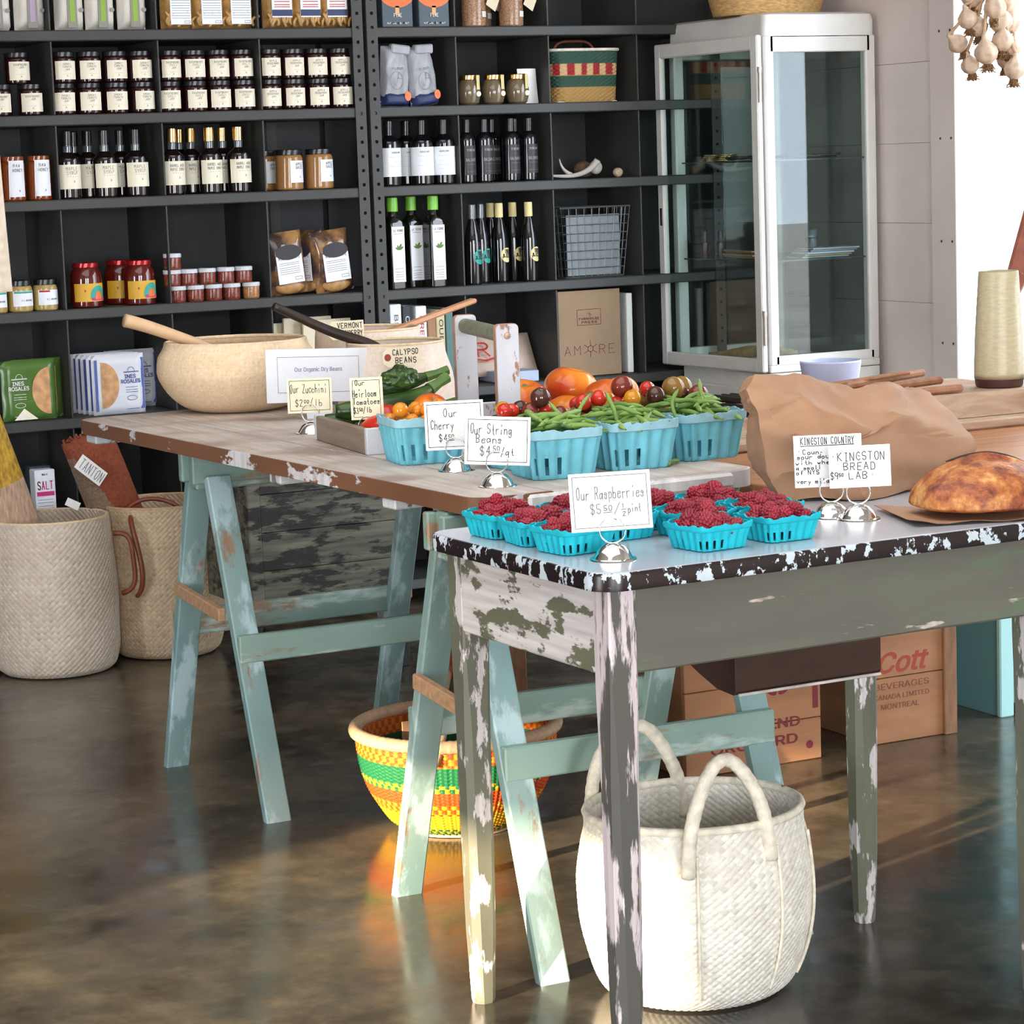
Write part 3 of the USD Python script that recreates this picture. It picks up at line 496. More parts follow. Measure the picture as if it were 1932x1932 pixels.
# fourth shelf
def mk_mustard(accent, nm):
    def lab(t, r):
        label_on(t, r, .034, .016, .058, 'label_white', [('A L ANCIENNE', -.010, .024, .030, .004)], w=.0009)
        obj('label_band', bend(r + .0008, -.030 / r, (.0 if nm else .03) / r, .052, .057), accent, t)
    return Kind(lambda: jar('mustard_jar', 'jar', .0345, .088, .015, 'mustard', 'black_lid', lab, .88, .16))
K = mk_mustard('label_teal', 0); K.put('mustard jar with teal banded label cut by the frame edge', 'mustard jars with teal bands', loc=(1.968, SY + .043, .960)); K.put('mustard jar with teal banded label, left of the red banded one', 'mustard jars with teal bands', loc=(2.041, SY + .043, .960), rz=.1)
mk_mustard('ink_red', 1).put('mustard jar with pinkish label and red band next to compartment wall', loc=(2.113, SY + .043, .960), rz=.1)
def lab_red(t, r):
    label_on(t, r, .062, .018, .069, 'label_yellow', [('*', -.034, -.024, .04, .02)], 'ink_red', w=.004)
    e = np.array([(.012 + .026 * math.cos(a), .032 + .031 * max(0, math.sin(a))) for a in np.linspace(0, PI, 20)])
    for nm2, q, m_, z in (('arch', 1.0, 'label_teal', .0016), ('picture', .45, 'orange_print', .0024)):
        pts = np.array([(.012 + (p[0] - .012) * q, .034 + (p[1] - .034) * q) for p in e] + [(.012 - .026 * q, .024)] + [(.012 + .026 * q, .024)])
        poly = sg.Polygon(pts).convex_hull; obj(nm2, wrap(poly, r + z - .0006), m_, t)
    obj('label_strip', bend(r + .0012, -.010 / r, .044 / r, .021, .029), 'ink_pink', t)
K = Kind(lambda: jar('relish_jar', 'jar', .045, .127, .013, 'red_jar', 'red_lid', lab_red, .76, .3))
K.put('large red relish jar with yellow label standing alone on the left', 'red jars with yellow labels', loc=(2.236, SY + .055, .960), rz=.25); K.put('large red relish jar with yellow label, partly hidden behind another', 'red jars with yellow labels', loc=(2.362, SY + .140, .960), rz=.2); K.put('large red relish jar with yellow label, front right of the three', 'red jars with yellow labels', loc=(2.390, SY + .045, .960), rz=.25)
def mk_spice(m): return Kind(lambda: jar('spice_jar', 'spice jar', .0245, .047, .011, m, 'lid_white', None, .97, .08))
K = mk_spice('spice')
for k, x in enumerate((2.497, 2.552, 2.607, 2.663)): K.put(f'small chili jar with white lid, {ORD[k]} from the left in the bottom row', 'small spice jars with white lids', loc=(x, SY + .032, .960), rz=k)
mk_spice('spice_light').put('small jar of lighter spice with white lid at right end of bottom row', 'small spice jars with white lids', loc=(2.722, SY + .03, .960))
for k, x in enumerate((2.482, 2.532, 2.588, 2.645, 2.700)): K.put(f'small chili jar with white lid, {ORD[k]} from the left in the stacked row', 'small spice jars with white lids', loc=(x, SY + .034, 1.007), rz=k)
K.put('single chili jar with white lid on top of the stack', 'small spice jars with white lids', loc=(2.482, SY + .034, 1.054))
for k, x in enumerate((2.53, 2.588, 2.645)): K.put(f'small chili jar behind the stack, {ORD[k]} from the left', 'small spice jars with white lids', loc=(x, SY + .09, .960), rz=k)
def biscotti(name='biscuit_bag'):
    t = thing(name, '-', 'bag of biscuits')
    for k in range(3): obj('biscuit', mv(xf(ell(.048, .014, .022, 2), mat4((0, 0, 0), 0, 0, .08 * k)), 0, -.012 + .004 * k, .024 + .038 * k), 'cookie', t, smooth=True)
    obj('wrapper', pillow(.125, .185, .055, 14, 3.0, .35, 5), 'film_brown', t, smooth=True)
    L = obj('label', bx(-.042, .042, -.0345, -.033, .035, .118, .0005), 'label_white', t)
    obj('lettering', mv(flat(ribbon(strokes('MILK BISCUITS', -.034, .034, .106, .006) + sum([[np.array([(-.034, z), (.030, z)])] for z in (.095, .09, .082, .076, .07, .064)], []) + rect(.012, .034, .044, .052), .0012)), 0, -.0347, 0), 'ink_soft', L, smooth=False)
    e = sg.Point(0, 0).buffer(1, 12); e = affinity.scale(e, .042, .022)
    obj('dark_oval', mv(to_front(prism(e, .001)), 0, -.0345, .126), 'ink', t)
    return t
K = Kind(biscotti)
K.put('clear bag of milk biscuits leaning at the left, label tilted', 'bags of milk biscuits', loc=(2.852, SY + .06, .962), rz=.05, ry=-.10); K.put('bag of biscuits in the middle turned edge on', 'bags of milk biscuits', loc=(2.935, SY + .10, .962), rz=-1.1, ry=-.05); K.put('bag of milk biscuits on the right beside the steel post', 'bags of milk biscuits', loc=(3.000, SY + .06, .962), rz=.05, ry=-.10)
def oil():
    t = thing('olive_oil_bottle', '-', 'bottle'); q = lambda s, z: [(x, y, z) for x, y in rrect(s, s, s * .18, 3)]; c = lambda r, z: [(x, y, z) for x, y in rrect(r * 2, r * 2, r * .98, 3)]
    obj('body', loft([q(.050, 0), q(.054, .004), q(.054, .188), q(.050, .200), c(.018, .214), c(.0135, .222), c(.0135, .262)]), 'olive_glass', t)
    obj('cap', lathe([(0, .232), (.0165, .232), (.0165, .272), (.015, .274), (0, .274)], 18), 'green_cap', t)
    L = obj('label', bx(-.0215, .0215, -.0285, -.0265, .022, .187, .0004), 'label_white', t)
    obj('lettering', mv(flat(ribbon(strokes('LE FERRE', -.017, .017, .172, .006) + [np.array([(-.015, z), (.013, z)]) for z in (.166, .062, .052, .044, .038, .030)], .0011)), 0, -.0288, 0), 'ink_soft', L, smooth=False)
    lv = []
    for a, r in ((.5, .018), (1.1, .020), (1.9, .015), (2.6, .014)): lv.append(mv(xf(ell(.5 * r, .0006, .2 * r, 1), mat4((0, 0, 0), 0, 0, -a)), .5 * r * math.cos(a), -.0290, .118 + .5 * r * math.sin(a)))
    obj('olive_branch', join(*lv), 'calyx', L)
    return t
K = Kind(oil)
for k, (x, dy) in enumerate(((3.184, 0), (3.268, .05), (3.318, 0))): K.put('tall square olive oil bottle with green cap, ' + ['left of the three', 'middle one set back', 'right of the three'][k], 'olive oil bottles with green caps', loc=(x, SY + .04 + dy, .960), rz=.12)
def juice(m, cap):
    def lab(t, r):
        e = sg.Point(.003, .084).buffer(.0225, 12)
        L = obj('label', wrap(e, r + .0003), m, t)
        obj('lettering', onto(ribbon(strokes('TREE', -.006, .016, .090, .010) + strokes('JUICE', -.016, .014, .077, .010) + [np.array([(-.014, z), (.012, z)]) for z in (.073, .069)], .0026), r + .0012), 'ink', L, smooth=False)
    return Kind(lambda: bottle('juice_bottle', 'bottle', .026, .243, .011, .125, .195, 'black_glass', lab, cap, .044))
K = juice('label_teal', 'clear_neck')
for k, (x, dy) in enumerate(((3.446, 0), (3.502, .055))): K.put('slim dark juice bottle with round teal label, ' + ['the front one', 'the one behind'][k], 'juice bottles with teal labels', loc=(x, SY + .036 + dy, .960), rz=.35)
K = juice('label_butter', 'label_butter')
for k, (x, dy) in enumerate(((3.566, .115), (3.556, .035), (3.618, .065), (3.640, 0))): K.put('slim dark juice bottle with round yellow label, ' + ['farthest left', 'second from the left', 'third from the left', 'rightmost and nearest'][k], 'juice bottles with yellow labels', loc=(x, SY + .036 + dy, .960), rz=.35)
def wire_basket():
    t = thing('wire_basket', 'grey wire mesh basket with a metal plate inside', 'basket', (3.875, SY + .13, .960))
    w0, w1, d0, d1, h = .205, .245, .16, .19, .215; R = lambda k: ((w0 + (w1 - w0) * k) / 2, (d0 + (d1 - d0) * k) / 2, h * k); ws = []
    for k in np.linspace(0, 1, 9):
        a, b, z = R(k); ws.append(tube([(-a, -b, z + .003), (a, -b, z + .003), (a, b, z + .003), (-a, b, z + .003), (-a, -b, z + .003)], .0016 if k < 1 else .0028, 5))
    for s in np.linspace(-1, 1, 10):
        for sy in (-1, 1): ws.append(tube([(R(0)[0] * s, R(0)[1] * sy, .003), (R(1)[0] * s, R(1)[1] * sy, h)], .0014, 4))
    for s in np.linspace(-1, 1, 8):
        for sx in (-1, 1): ws.append(tube([(R(0)[0] * sx, R(0)[1] * s, .003), (R(1)[0] * sx, R(1)[1] * s, h)], .0014, 4))
        ws.append(tube([(-R(0)[0], R(0)[1] * s, .002), (R(0)[0], R(0)[1] * s, .002)], .0014, 4))
    obj('wire_mesh', join(*ws), 'wire_grey', t)
    obj('metal_plate', bx(-.09, .10, -.066, -.062, .006, h - .02, .001), 'tin_grey', t)
wire_basket()
# second shelf, right unit
def flour_bag():
    t = thing('grey_flour_bag', '-', 'bag')
    obj('bag', pillow(.098, .178, .062, 16, 3.2, .45, 8, .12), 'bag_grey', t, smooth=True)
    def patch(x0, x1, z0, z1): return bx(x0, x1, -.0335, -.030, z0, z1, .001)
    obj('blue_band', xf(pillow(.096, .040, .064, 12, 3.4), mat4((0, -.001, .001))), 'navy', t, smooth=True)
    e = affinity.scale(sg.Point(0, 0).buffer(1, 10), .011, .014); obj('orange_spot', mv(to_front(prism(e, .002)), .030, -.032, .030), 'orange_print', t)
    obj('drawing', mv(flat(ribbon([np.array([(-.02 + .022 * math.cos(a) + .012, .075 + .026 * math.sin(a)) for a in np.linspace(0, 2 * PI, 18)]), np.array([(-.02, .085), (.012, .080)]), np.array([(-.012, .06), (.0, .098)])] + strokes('FLOUR', -.022, .014, .108, .006), .0013)), 0, -.0335, 0), 'ink_soft', t, smooth=False)
    obj('folded_top', xf(bx(-.034, .030, -.012, .012, .155, .183, .004), mat4((0, 0, 0), 0, .1, .08)), 'bag_grey', t)
    return t
K = Kind(flour_bag); K.put('crumpled grey flour bag with navy base, nearer the steel post', 'grey flour bags', loc=(3.186, SY + .05, 1.502), rz=.1, ry=.03); K.put('crumpled grey flour bag with navy base, leaning on the right', 'grey flour bags', loc=(3.292, SY + .06, 1.502), rz=.15, ry=-.13)
def globe_jar():
    t = thing('round_preserve_jar', '-', 'jar')
    obj('body', lathe([(0, 0), (.022, 0), (.030, .006), (.036, .028), (.036, .048), (.030, .068), (.024, .076), (0, .076)], 26), 'honey_clear', t)
    obj('lid', lathe([(0, .074), (.0275, .074), (.0285, .076), (.0285, .088), (.027, .090), (0, .090)], 24), 'gold', t)
    obj('seal_strip', bend(.0372, .15, .55, .045, .088), 'label_butter', t); obj('medal', mv(to_front(prism(sg.Point(.012, 0).buffer(.008, 10), .001)), 0, -.0365, .032), 'label_cream', t)
    return t
K = Kind(globe_jar)
for k, x in enumerate((3.437, 3.520, 3.602)): K.put(f'round dark preserve jar with gold lid, {ORD[k]} from the left', 'round jars with gold lids', loc=(x, SY + .05, 1.501), rz=.1)
v, f = shell(np.stack([[(x, -.012 * math.sin(PI * (x + .035) / .08) * (z / .1), z) for x in np.linspace(-.03 + z * -.05, .03 + z * -.12 + .01, 8)] for z in np.linspace(0, .105, 7)]), np.stack([[(x, .001 - .012 * math.sin(PI * (x + .035) / .08) * (z / .1), z) for x in np.linspace(-.03 + z * -.05, .03 + z * -.12 + .01, 8)] for z in np.linspace(0, .105, 7)]), np.ones((6, 7)), False)
single('paper_leaflet', xf((v, f), mat4((3.652, SY + .06, 1.502), .1)), 'white_paper', 'curled white paper leaflet beside the round gold lidded jars', 'paper', smooth=True)
def tri_basket():
    t = thing('striped_basket', 'straight sided basket banded green, red and natural straw', 'basket', (3.842, SY + .125, 1.501))
    n, m = 240, 70; a = np.linspace(0, 2 * PI, n, endpoint=False); h = np.linspace(0, .158, m)
    p = 5.; ca, sa = np.cos(a), np.sin(a); rr = (np.abs(ca) ** p + np.abs(sa) ** p) ** (-1 / p)
    rib = .0016 * (np.sin(a * 40)[None] * np.sign(np.sin(h * 2 * PI / .012))[:, None])
    k = .92 + .08 * h / .158
    Po = np.stack([(.122 * k[:, None] + rib) * (ca * rr)[None], (.095 * k[:, None] + rib) * (sa * rr)[None], np.repeat(h[:, None], n, 1)], -1)
    Pi = Po * [.95, .94, 1]
    v, f = shell(Po, Pi, np.ones((m - 1, n), bool)); C = np.zeros((m, n, 3)); z = h[:, None] + 0 * a[None]
    C[:] = (.42, .25, .085); gr = ((z > .048) & (z < .082)) | (z > .118); C[gr] = (.035, .085, .06); rd = (z > .084) & (z < .117); C[rd] = (.60, .40, .20)
    st = rd & (np.sin(a * 18 + .6)[None] > 0); C[st] = (.34, .025, .03)
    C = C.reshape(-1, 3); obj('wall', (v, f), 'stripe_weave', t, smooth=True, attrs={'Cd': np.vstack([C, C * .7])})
    top = np.stack([.124 * ca * rr, .097 * sa * rr, np.full(n, .160)], 1); obj('rim', tube(np.vstack([top[::4], top[:1]]), .005, 8), 'straw_rope', t, smooth=True)
    obj('base', bx(-.105, .105, -.083, .083, 0, .004), 'straw_rope', t)
    obj('handle', tube(curve([(-.075, .0, .155), (-.05, .0, .185), (0, .0, .19), (.05, .0, .185), (.075, .0, .155)], 20), .005, 8), 'leather', t, smooth=True)
tri_basket()
# antler and dried heads
def bone(): return tube(curve([(-.12, 0, .012), (-.07, -.01, .008), (-.02, 0, .012), (.03, .01, .03), (.05, .0, .055)], 20), np.linspace(.004, .011, 20), 8)
t = thing('antler', 'pale curved antler lying among dried husks', 'antler', (3.845, SY + .07, 1.268)); obj('beam', bone(), 'bone', t, smooth=True); obj('tine', tube(curve([(-.045, 0, .012), (-.075, .0, .035), (-.085, 0, .062)], 12), np.linspace(.008, .002, 12), 8), 'bone', t, smooth=True)
single('seed_husk', mv(ell(.035, .03, .026, 3), 3.885, SY + .14, 1.295), 'dry_brown', 'dark dried husk behind the pale antler', 'husk', smooth=True); single('dried_garlic', mv(ell(.016, .016, .015, 2), 3.962, SY + .06, 1.282), 'garlic_skin', 'small pale dried garlic head at the right of the antler', 'garlic', smooth=True)
single('pale_husk', mv(ell(.022, .018, .022, 2), 3.905, SY + .10, 1.30), 'bone', 'pale dried husk on top of the antler', 'husk', smooth=True)
# top shelf, cut by the upper edge of the picture
def bag_box(name, w, accent, print_):
    t = thing(name, '-', 'bag'); obj('bag', pillow(w, .20, .06, 12, 4.5, .2, 3, .06), 'bag_white', t, smooth=True)
    L = obj('front_strip', bx(-w * .18, w * .16, -.0325, -.030, .006, .17, .0008), accent, t); obj('printed_name', bx(-w * .10, w * .08, -.0335, -.0325, .022, .12, .0004), print_, L)
    obj('button', mv(to_front(prism(sg.Point(0, 0).buffer(.006, 10), .002)), w * .33, -.029, .055), 'tin_grey', t)
    return t
K = Kind(lambda: bag_box('coffee_bag', .086, 'band_grey', 'lime'))
for k, x in enumerate((2.175, 2.265, 2.36)): K.put(f'white bag with grey strip and lime print, {ORD[k]} from the left on the top shelf', 'white bags with lime print', loc=(x + .012, SY + .05, 1.734), rz=.1)
K = Kind(lambda: bag_box('tea_bag_pouch', .088, 'band_grey', 'lilac')); K.put('white bag with grey strip and lilac print on the top shelf', 'white bags with lilac print', loc=(2.072, SY + .05, 1.734), rz=.1); K.put('white bag mostly outside the frame, left of the lilac printed one', 'white bags with lilac print', loc=(1.978, SY + .06, 1.734))
def pasta_bag(back):
    t = thing('pasta_bag', '-', 'bag of pasta'); R = random.Random(7 + back)
    obj('pasta', pillow(.098, .19, .06, 14, 4, .5, 6), 'pasta', t, smooth=True)
    twists = [tube(curve([(x0, -.030, z0), (x0 + R.uniform(-.01, .01), -.034, z0 + .012), (x0 + R.uniform(-.02, .02), -.031, z0 + .026)], 8), .0045, 6) for x0, z0 in [(R.uniform(-.04, .04), R.uniform(.003, .03)) for _ in range(16)]]
    obj('pasta_twists', join(*twists), 'pasta', t, smooth=True, kind='stuff')
    L = obj('label', bx(-.034, .030, -.0385, -.036, .03 if not back else .012, .18, .0006), 'label_white', t)
    if back: obj('lettering', mv(flat(ribbon([np.array([(-.03, z), (.026, z)]) for z in np.arange(.03, .17, .007)] + rect(.008, .026, .016, .022), .0011)), 0, -.0388, 0), 'ink_soft', L, smooth=False)
    else:
        obj('label_band', bx(-.034, .030, -.0392, -.0385, .034, .052, .0003), 'navy', L); obj('lettering', mv(flat(ribbon([np.array([(-.026, z), (.022, z)]) for z in (.06, .066, .075)], .0022)), 0, -.0388, 0), 'ink_red', L, smooth=False)
    return t
K = Kind(lambda: pasta_bag(1))
for k, x in enumerate((2.495, 2.59, 2.68)): K.put(f'pasta bag showing its white back label, {ORD[k]} from the left on the top shelf', 'pasta bags with white back labels', loc=(x + .012, SY + .05, 1.734), rz=.1)
K = Kind(lambda: pasta_bag(0))
for k, x in enumerate((2.81, 2.90, 2.985)): K.put(f'pasta twists bag with navy banded label, {ORD[k]} from the left on the top shelf', 'pasta bags with navy bands', loc=(x + .012, SY + .05, 1.734), rz=.05)
def salt_box():
    t = thing('sea_salt_box', '-', 'box'); obj('carton', bx(-.050, .050, -.03, .03, 0, .16), 'slate_print', t)
    e = affinity.scale(sg.Point(0, 0).buffer(1, 20), .064, .055).intersection(sg.box(-.0495, -.06, .0495, .1)); obj('sunset_print', mv(to_front(prism(e, .001)), 0, -.0302, .112), 'orange_print', t)
    obj('reflection_print', bx(-.007, .006, -.0312, -.030, .036, .062, .0003), 'peach_print', t)
    obj('lettering', mv(flat(ribbon(strokes('FINE', -.013, .013, .030, .010) + strokes('NATURAL SEA SALT', -.035, .035, .010, .004), .0018)), 0, -.0312, 0), 'ink_white', t, smooth=False)
    return t
K = Kind(salt_box); K.put('dark box with orange sunset print next to the steel post', 'dark boxes with orange sunset', loc=(3.185, SY + .045, 1.733)); K.put('dark box with orange sunset print, the right one of two', 'dark boxes with orange sunset', loc=(3.305, SY + .045, 1.733))
def bean_jar(lab=True):
    t = thing('dry_bean_jar', '-', 'jar'); obj('body', lathe([(0, 0), (.034, 0), (.037, .004), (.037, .10), (.03, .13), (.02, .15), (.02, .17), (0, .17)], 24), 'beans_in_jar', t)
    obj('label', bend(.0374, .1, .75, .028, .045), 'label_white', t); obj('paper_tag', xf(bx(-.022, .022, -.0395, -.0385, .062, .10, .0003), mat4((.004, 0, 0), .1, 0, .5)), 'cream_paper', t); return t
K = Kind(bean_jar)
for k, (x, dy) in enumerate(((3.451, 0), (3.515, .09), (3.578, 0))): K.put('jar of dry beans with cream tag, ' + ['left of three', 'the darker one behind', 'right of three'][k], 'jars of dry beans on the top shelf', loc=(x, SY + .045 + dy, 1.733), rz=.2)
# fifth shelf: crispbread packs, books, notebook
def pack(green):
    t = thing('crispbread_pack', '-', 'pack of crispbread'); w, h = .160, .170
    obj('wrapper', pillow(w, h, .030, 12, 9, .25, 2), 'green_pack' if green else 'pack_white', t, smooth=True)
    c = (-.052, .085) if not green else (.052, .082); s = 1 if not green else -1
    e = affinity.scale(sg.Point(0, 0).buffer(1, 24), .053, .066).intersection(sg.box(0, -1, 1, 1) if s > 0 else sg.box(-1, -1, 0, 1))
    obj('bread_print', mv(to_front(prism(e, .001)), c[0] * 1.1, -.0157, c[1]), 'flatbread', t)
    x = .034 if not green else -.032; ink = 'ink_white' if green else 'ink_blue'
    obj('lettering', join(mv(printed('INES', x - .020, x + .014, .101, .011, True), 0, -.0157, 0), mv(printed('ROSALES', x - .032, x + .028, .087, .011, True), 0, -.0157, 0), mv(flat(ribbon(rect(x - .022, x + .022, .118, .120) + [np.array([(x - .018, z), (x + .018, z)]) for z in (.076, .068, .062, .014)] + [np.array([(x + .015 * math.cos(a), .045 + .0065 * math.sin(a)) for a in np.linspace(0, 2 * PI, 16)]), np.array([(x + .010 * math.cos(a), .121 + .012 * math.sin(a)) for a in np.linspace(0, PI, 9)])], .0013)), 0, -.0163, 0)), ink, t, smooth=False)
    if green: obj('corner_print', mv(to_front(prism(sg.Polygon([(-.052, .004), (.018, .004), (-.022, .036)]), .001)), 0, -.0157, 0), 'label_cream', t)
    else: obj('edge_print', bx(w / 2 - .018, w / 2 - .006, -.0125, -.0105, .012, h - .012, .0003), 'pack_blue', t); obj('edge_print', bx(-w / 2 + .005, -w / 2 + .013, -.0125, -.0105, .012, h - .012, .0003), 'pack_blue', t)
    return t
K = Kind(lambda: pack(True)); K.put('green crispbread pack in front at the left edge', 'green crispbread packs', loc=(2.068, SY + .035, .654), rz=.06); K.put('green crispbread pack just behind the front green one', 'green crispbread packs', loc=(2.098, SY + .075, .654), rz=.08)
K = Kind(lambda: pack(False))
for k, (x, dy, a) in enumerate(((2.322, .018, .08), (2.318, .050, .07), (2.312, .082, .06), (2.308, .114, .05), (2.304, .146, .05), (2.415, .182, .03))): K.put('white crispbread pack with blue print, ' + ['frontmost of the stack', 'second from the front', 'third from the front', 'fourth from the front', 'fifth from the front', 'last one sticking out at the right'][k], 'white crispbread packs', loc=(x, SY + dy, .654), rz=a)
for k, (x0, x1, dy, h) in enumerate(((2.79, 2.86, .12, .222), (2.83, 2.985, .10, .236), (2.88, 3.035, .07, .228))): single('paper_folder', bx(x0, x1, SY + dy, SY + dy + .012, .654, .654 + h), 'cream_paper', 'pale yellow card folder standing behind straw bowl, ' + ['leftmost', 'middle and tallest', 'frontmost, by the post'][k], 'folder', 'pale yellow folders')
BK = [(3.165, .038, .262, 'label_white', 'BEE', 'white spined book with a small bee', 'ink_soft'), (3.208, .026, .255, 'book_dark', 'COOK', 'dark navy spined book', 'ink_white'), (3.250, .036, .252, 'label_white', 'BREAD', 'white spined book right of the navy one', 'ink_red'), (3.290, .026, .225, 'kraft', '', 'brown spined book', 'ink'), (3.318, .028, .236, 'book_cream', 'OUR FARM', 'cream spined book standing by the wooden tote upright', 'ink'), (3.350, .024, .240, 'book_teal', '', 'dull teal spined book', 'ink'), (3.145, .018, .262, 'book_dark', '', 'narrow dark book against the post', 'ink')]
for x, wd, h, m_, tx, lb, ik in BK:
    t = thing('book', lb + ' on the fifth shelf', 'book', (x, SY + .02, .654)); obj('cover', bx(0, wd, 0, .17, 0, h, .002), m_, t); obj('pages', bx(.003, wd - .003, .006, .172, .004, h + .0005, .0005), 'white_paper', t)
    if tx:
        v, f = printed(tx, 0, .028 * len(tx) * .75, 0, .013); v = np.stack([wd / 2 + .006 - (v[:, 2]), v[:, 1] - .0004, v[:, 0]], 1) if False else np.stack([wd / 2 - .005 + v[:, 2], v[:, 1] - .0004, h * .88 - v[:, 0]], 1)
        obj('lettering', (v, f), ik, t, smooth=False)
t = thing('kraft_notebook', 'large brown kraft covered book with heart emblem leaning upright on the shelf', 'book', (3.846, SY + .02, .655), .03); obj('cover', bx(-.112, .112, 0, .004, .0, .268, .001), 'kraft_book', t); obj('pages', bx(-.110, .110, .004, .022, .002, .264, .001), 'white_paper', t)
sp = [np.array([(.0 + q * math.cos(a) * .014, .085 + q * math.sin(a) * .014) for q in (.55, 1.9)]) for a in np.arange(6) * PI / 3 + PI / 2]
obj('emblem', mv(flat(ribbon(strokes('AM', -.095, -.035, .068, .028) + strokes('RE', .030, .090, .068, .028) + sp + [np.array([(.010 * math.cos(a), .085 + .010 * math.sin(a)) for a in np.linspace(0, 2 * PI, 14)])] + rect(-.045, .04, .160, .208) + strokes('FARMHOUSE', -.038, .034, .176, .006) + strokes('PRESS', -.03, .026, .165, .006) + [np.array([(0, .185), (0, .20)]), np.array([(-.008, .196), (.008, .19)])], .0016)), 0, -.0003, 0), 'ink_maroon', t, smooth=False)
single('white_book', bx(3.962, 3.983, SY + .03, SY + .2, .655, .905), 'white_paper', 'white book behind the kraft covered one', 'book')
t = thing('folded_cloth_bag', 'folded cream cloth bag with red script lying on the shelf', 'cloth bag', (3.575, SY + .09, .690)); obj('cloth', xf(pillow(.26, .14, .06, 14, 2.6, .3, 9, .0), mat4((0, .02, -.02), 0, -.5)), 'cloth_pink', t, smooth=True)
obj('lettering', xf(flat(ribbon(strokes('R', -.085, -.04, .055, .045) + [np.array([(-.11, .05), (-.06, .04), (.0, .052)])], .006)), mat4((.0, -.018, -.004), 0, -.5)), 'ink_red', t, smooth=False)
single('pale_blue_box', bx(3.50, 3.63, SY + .004, SY + .16, .654, .688), 'box_blue', 'flat pale blue box under the cloth bag', 'box')
# sixth shelf
t = thing('salt_carton', 'tall white carton with pink SALT print on the lowest visible shelf', 'box', (2.112, SY + .04, .376)); obj('carton', bx(-.0295, .0295, -.025, .025, 0, .137), 'label_white', t)
obj('lettering', mv(flat(ribbon(strokes('SALT', -.022, .022, .082, .022), .0026)), 0, -.0253, 0), 'ink_pink', t, smooth=False); obj('pink_band', bx(-.025, .025, -.0262, -.025, .063, .075, .0003), 'ink_pink', t); obj('fine_print', mv(flat(ribbon([np.array([(-.023, z), (.02, z)]) for z in (.052, .044, .034, .027, .02, .012)] + strokes('SEA', -.008, .008, .122, .004), .0012)), 0, -.0253, 0), 'ink_soft', t, smooth=False)
for k, (x, w_, h_) in enumerate(((2.062, .06, .14), (2.205, .035, .15))): single('dark_carton', bx(x - w_ / 2, x + w_ / 2, SY + .09, SY + .15, .376, .376 + h_), 'slate_print', 'plain dark carton behind the white salt carton, ' + ['left one', 'right one'][k], 'box')

for _p in list(stage.GetPrimAtPath('/World').GetChildren()):
    _a = _p.GetAttribute('xformOp:transform')
    if not _a or _p.GetName().startswith(('jam_jar', 'Camera', 'Sun', 'Daylight')): continue
    _m = _a.Get(); _t = _m.ExtractTranslation()
    if not (_t[1] > SY and 1.9 < _t[0] < 4.1): continue
    _dx = (.075 - .030 * (_t[0] - 1.9) / 1.4) * (_t[2] + .07 - 1.31) if _t[0] < 3.09 else .040 * (_t[2] + .07 - 1.31)
    if _t[2] > 1.7 and _t[0] < 3.09: _dx -= .012
    _m.SetTranslateOnly(_t + Gf.Vec3d(_dx, 0, 0)); _a.Set(_m)

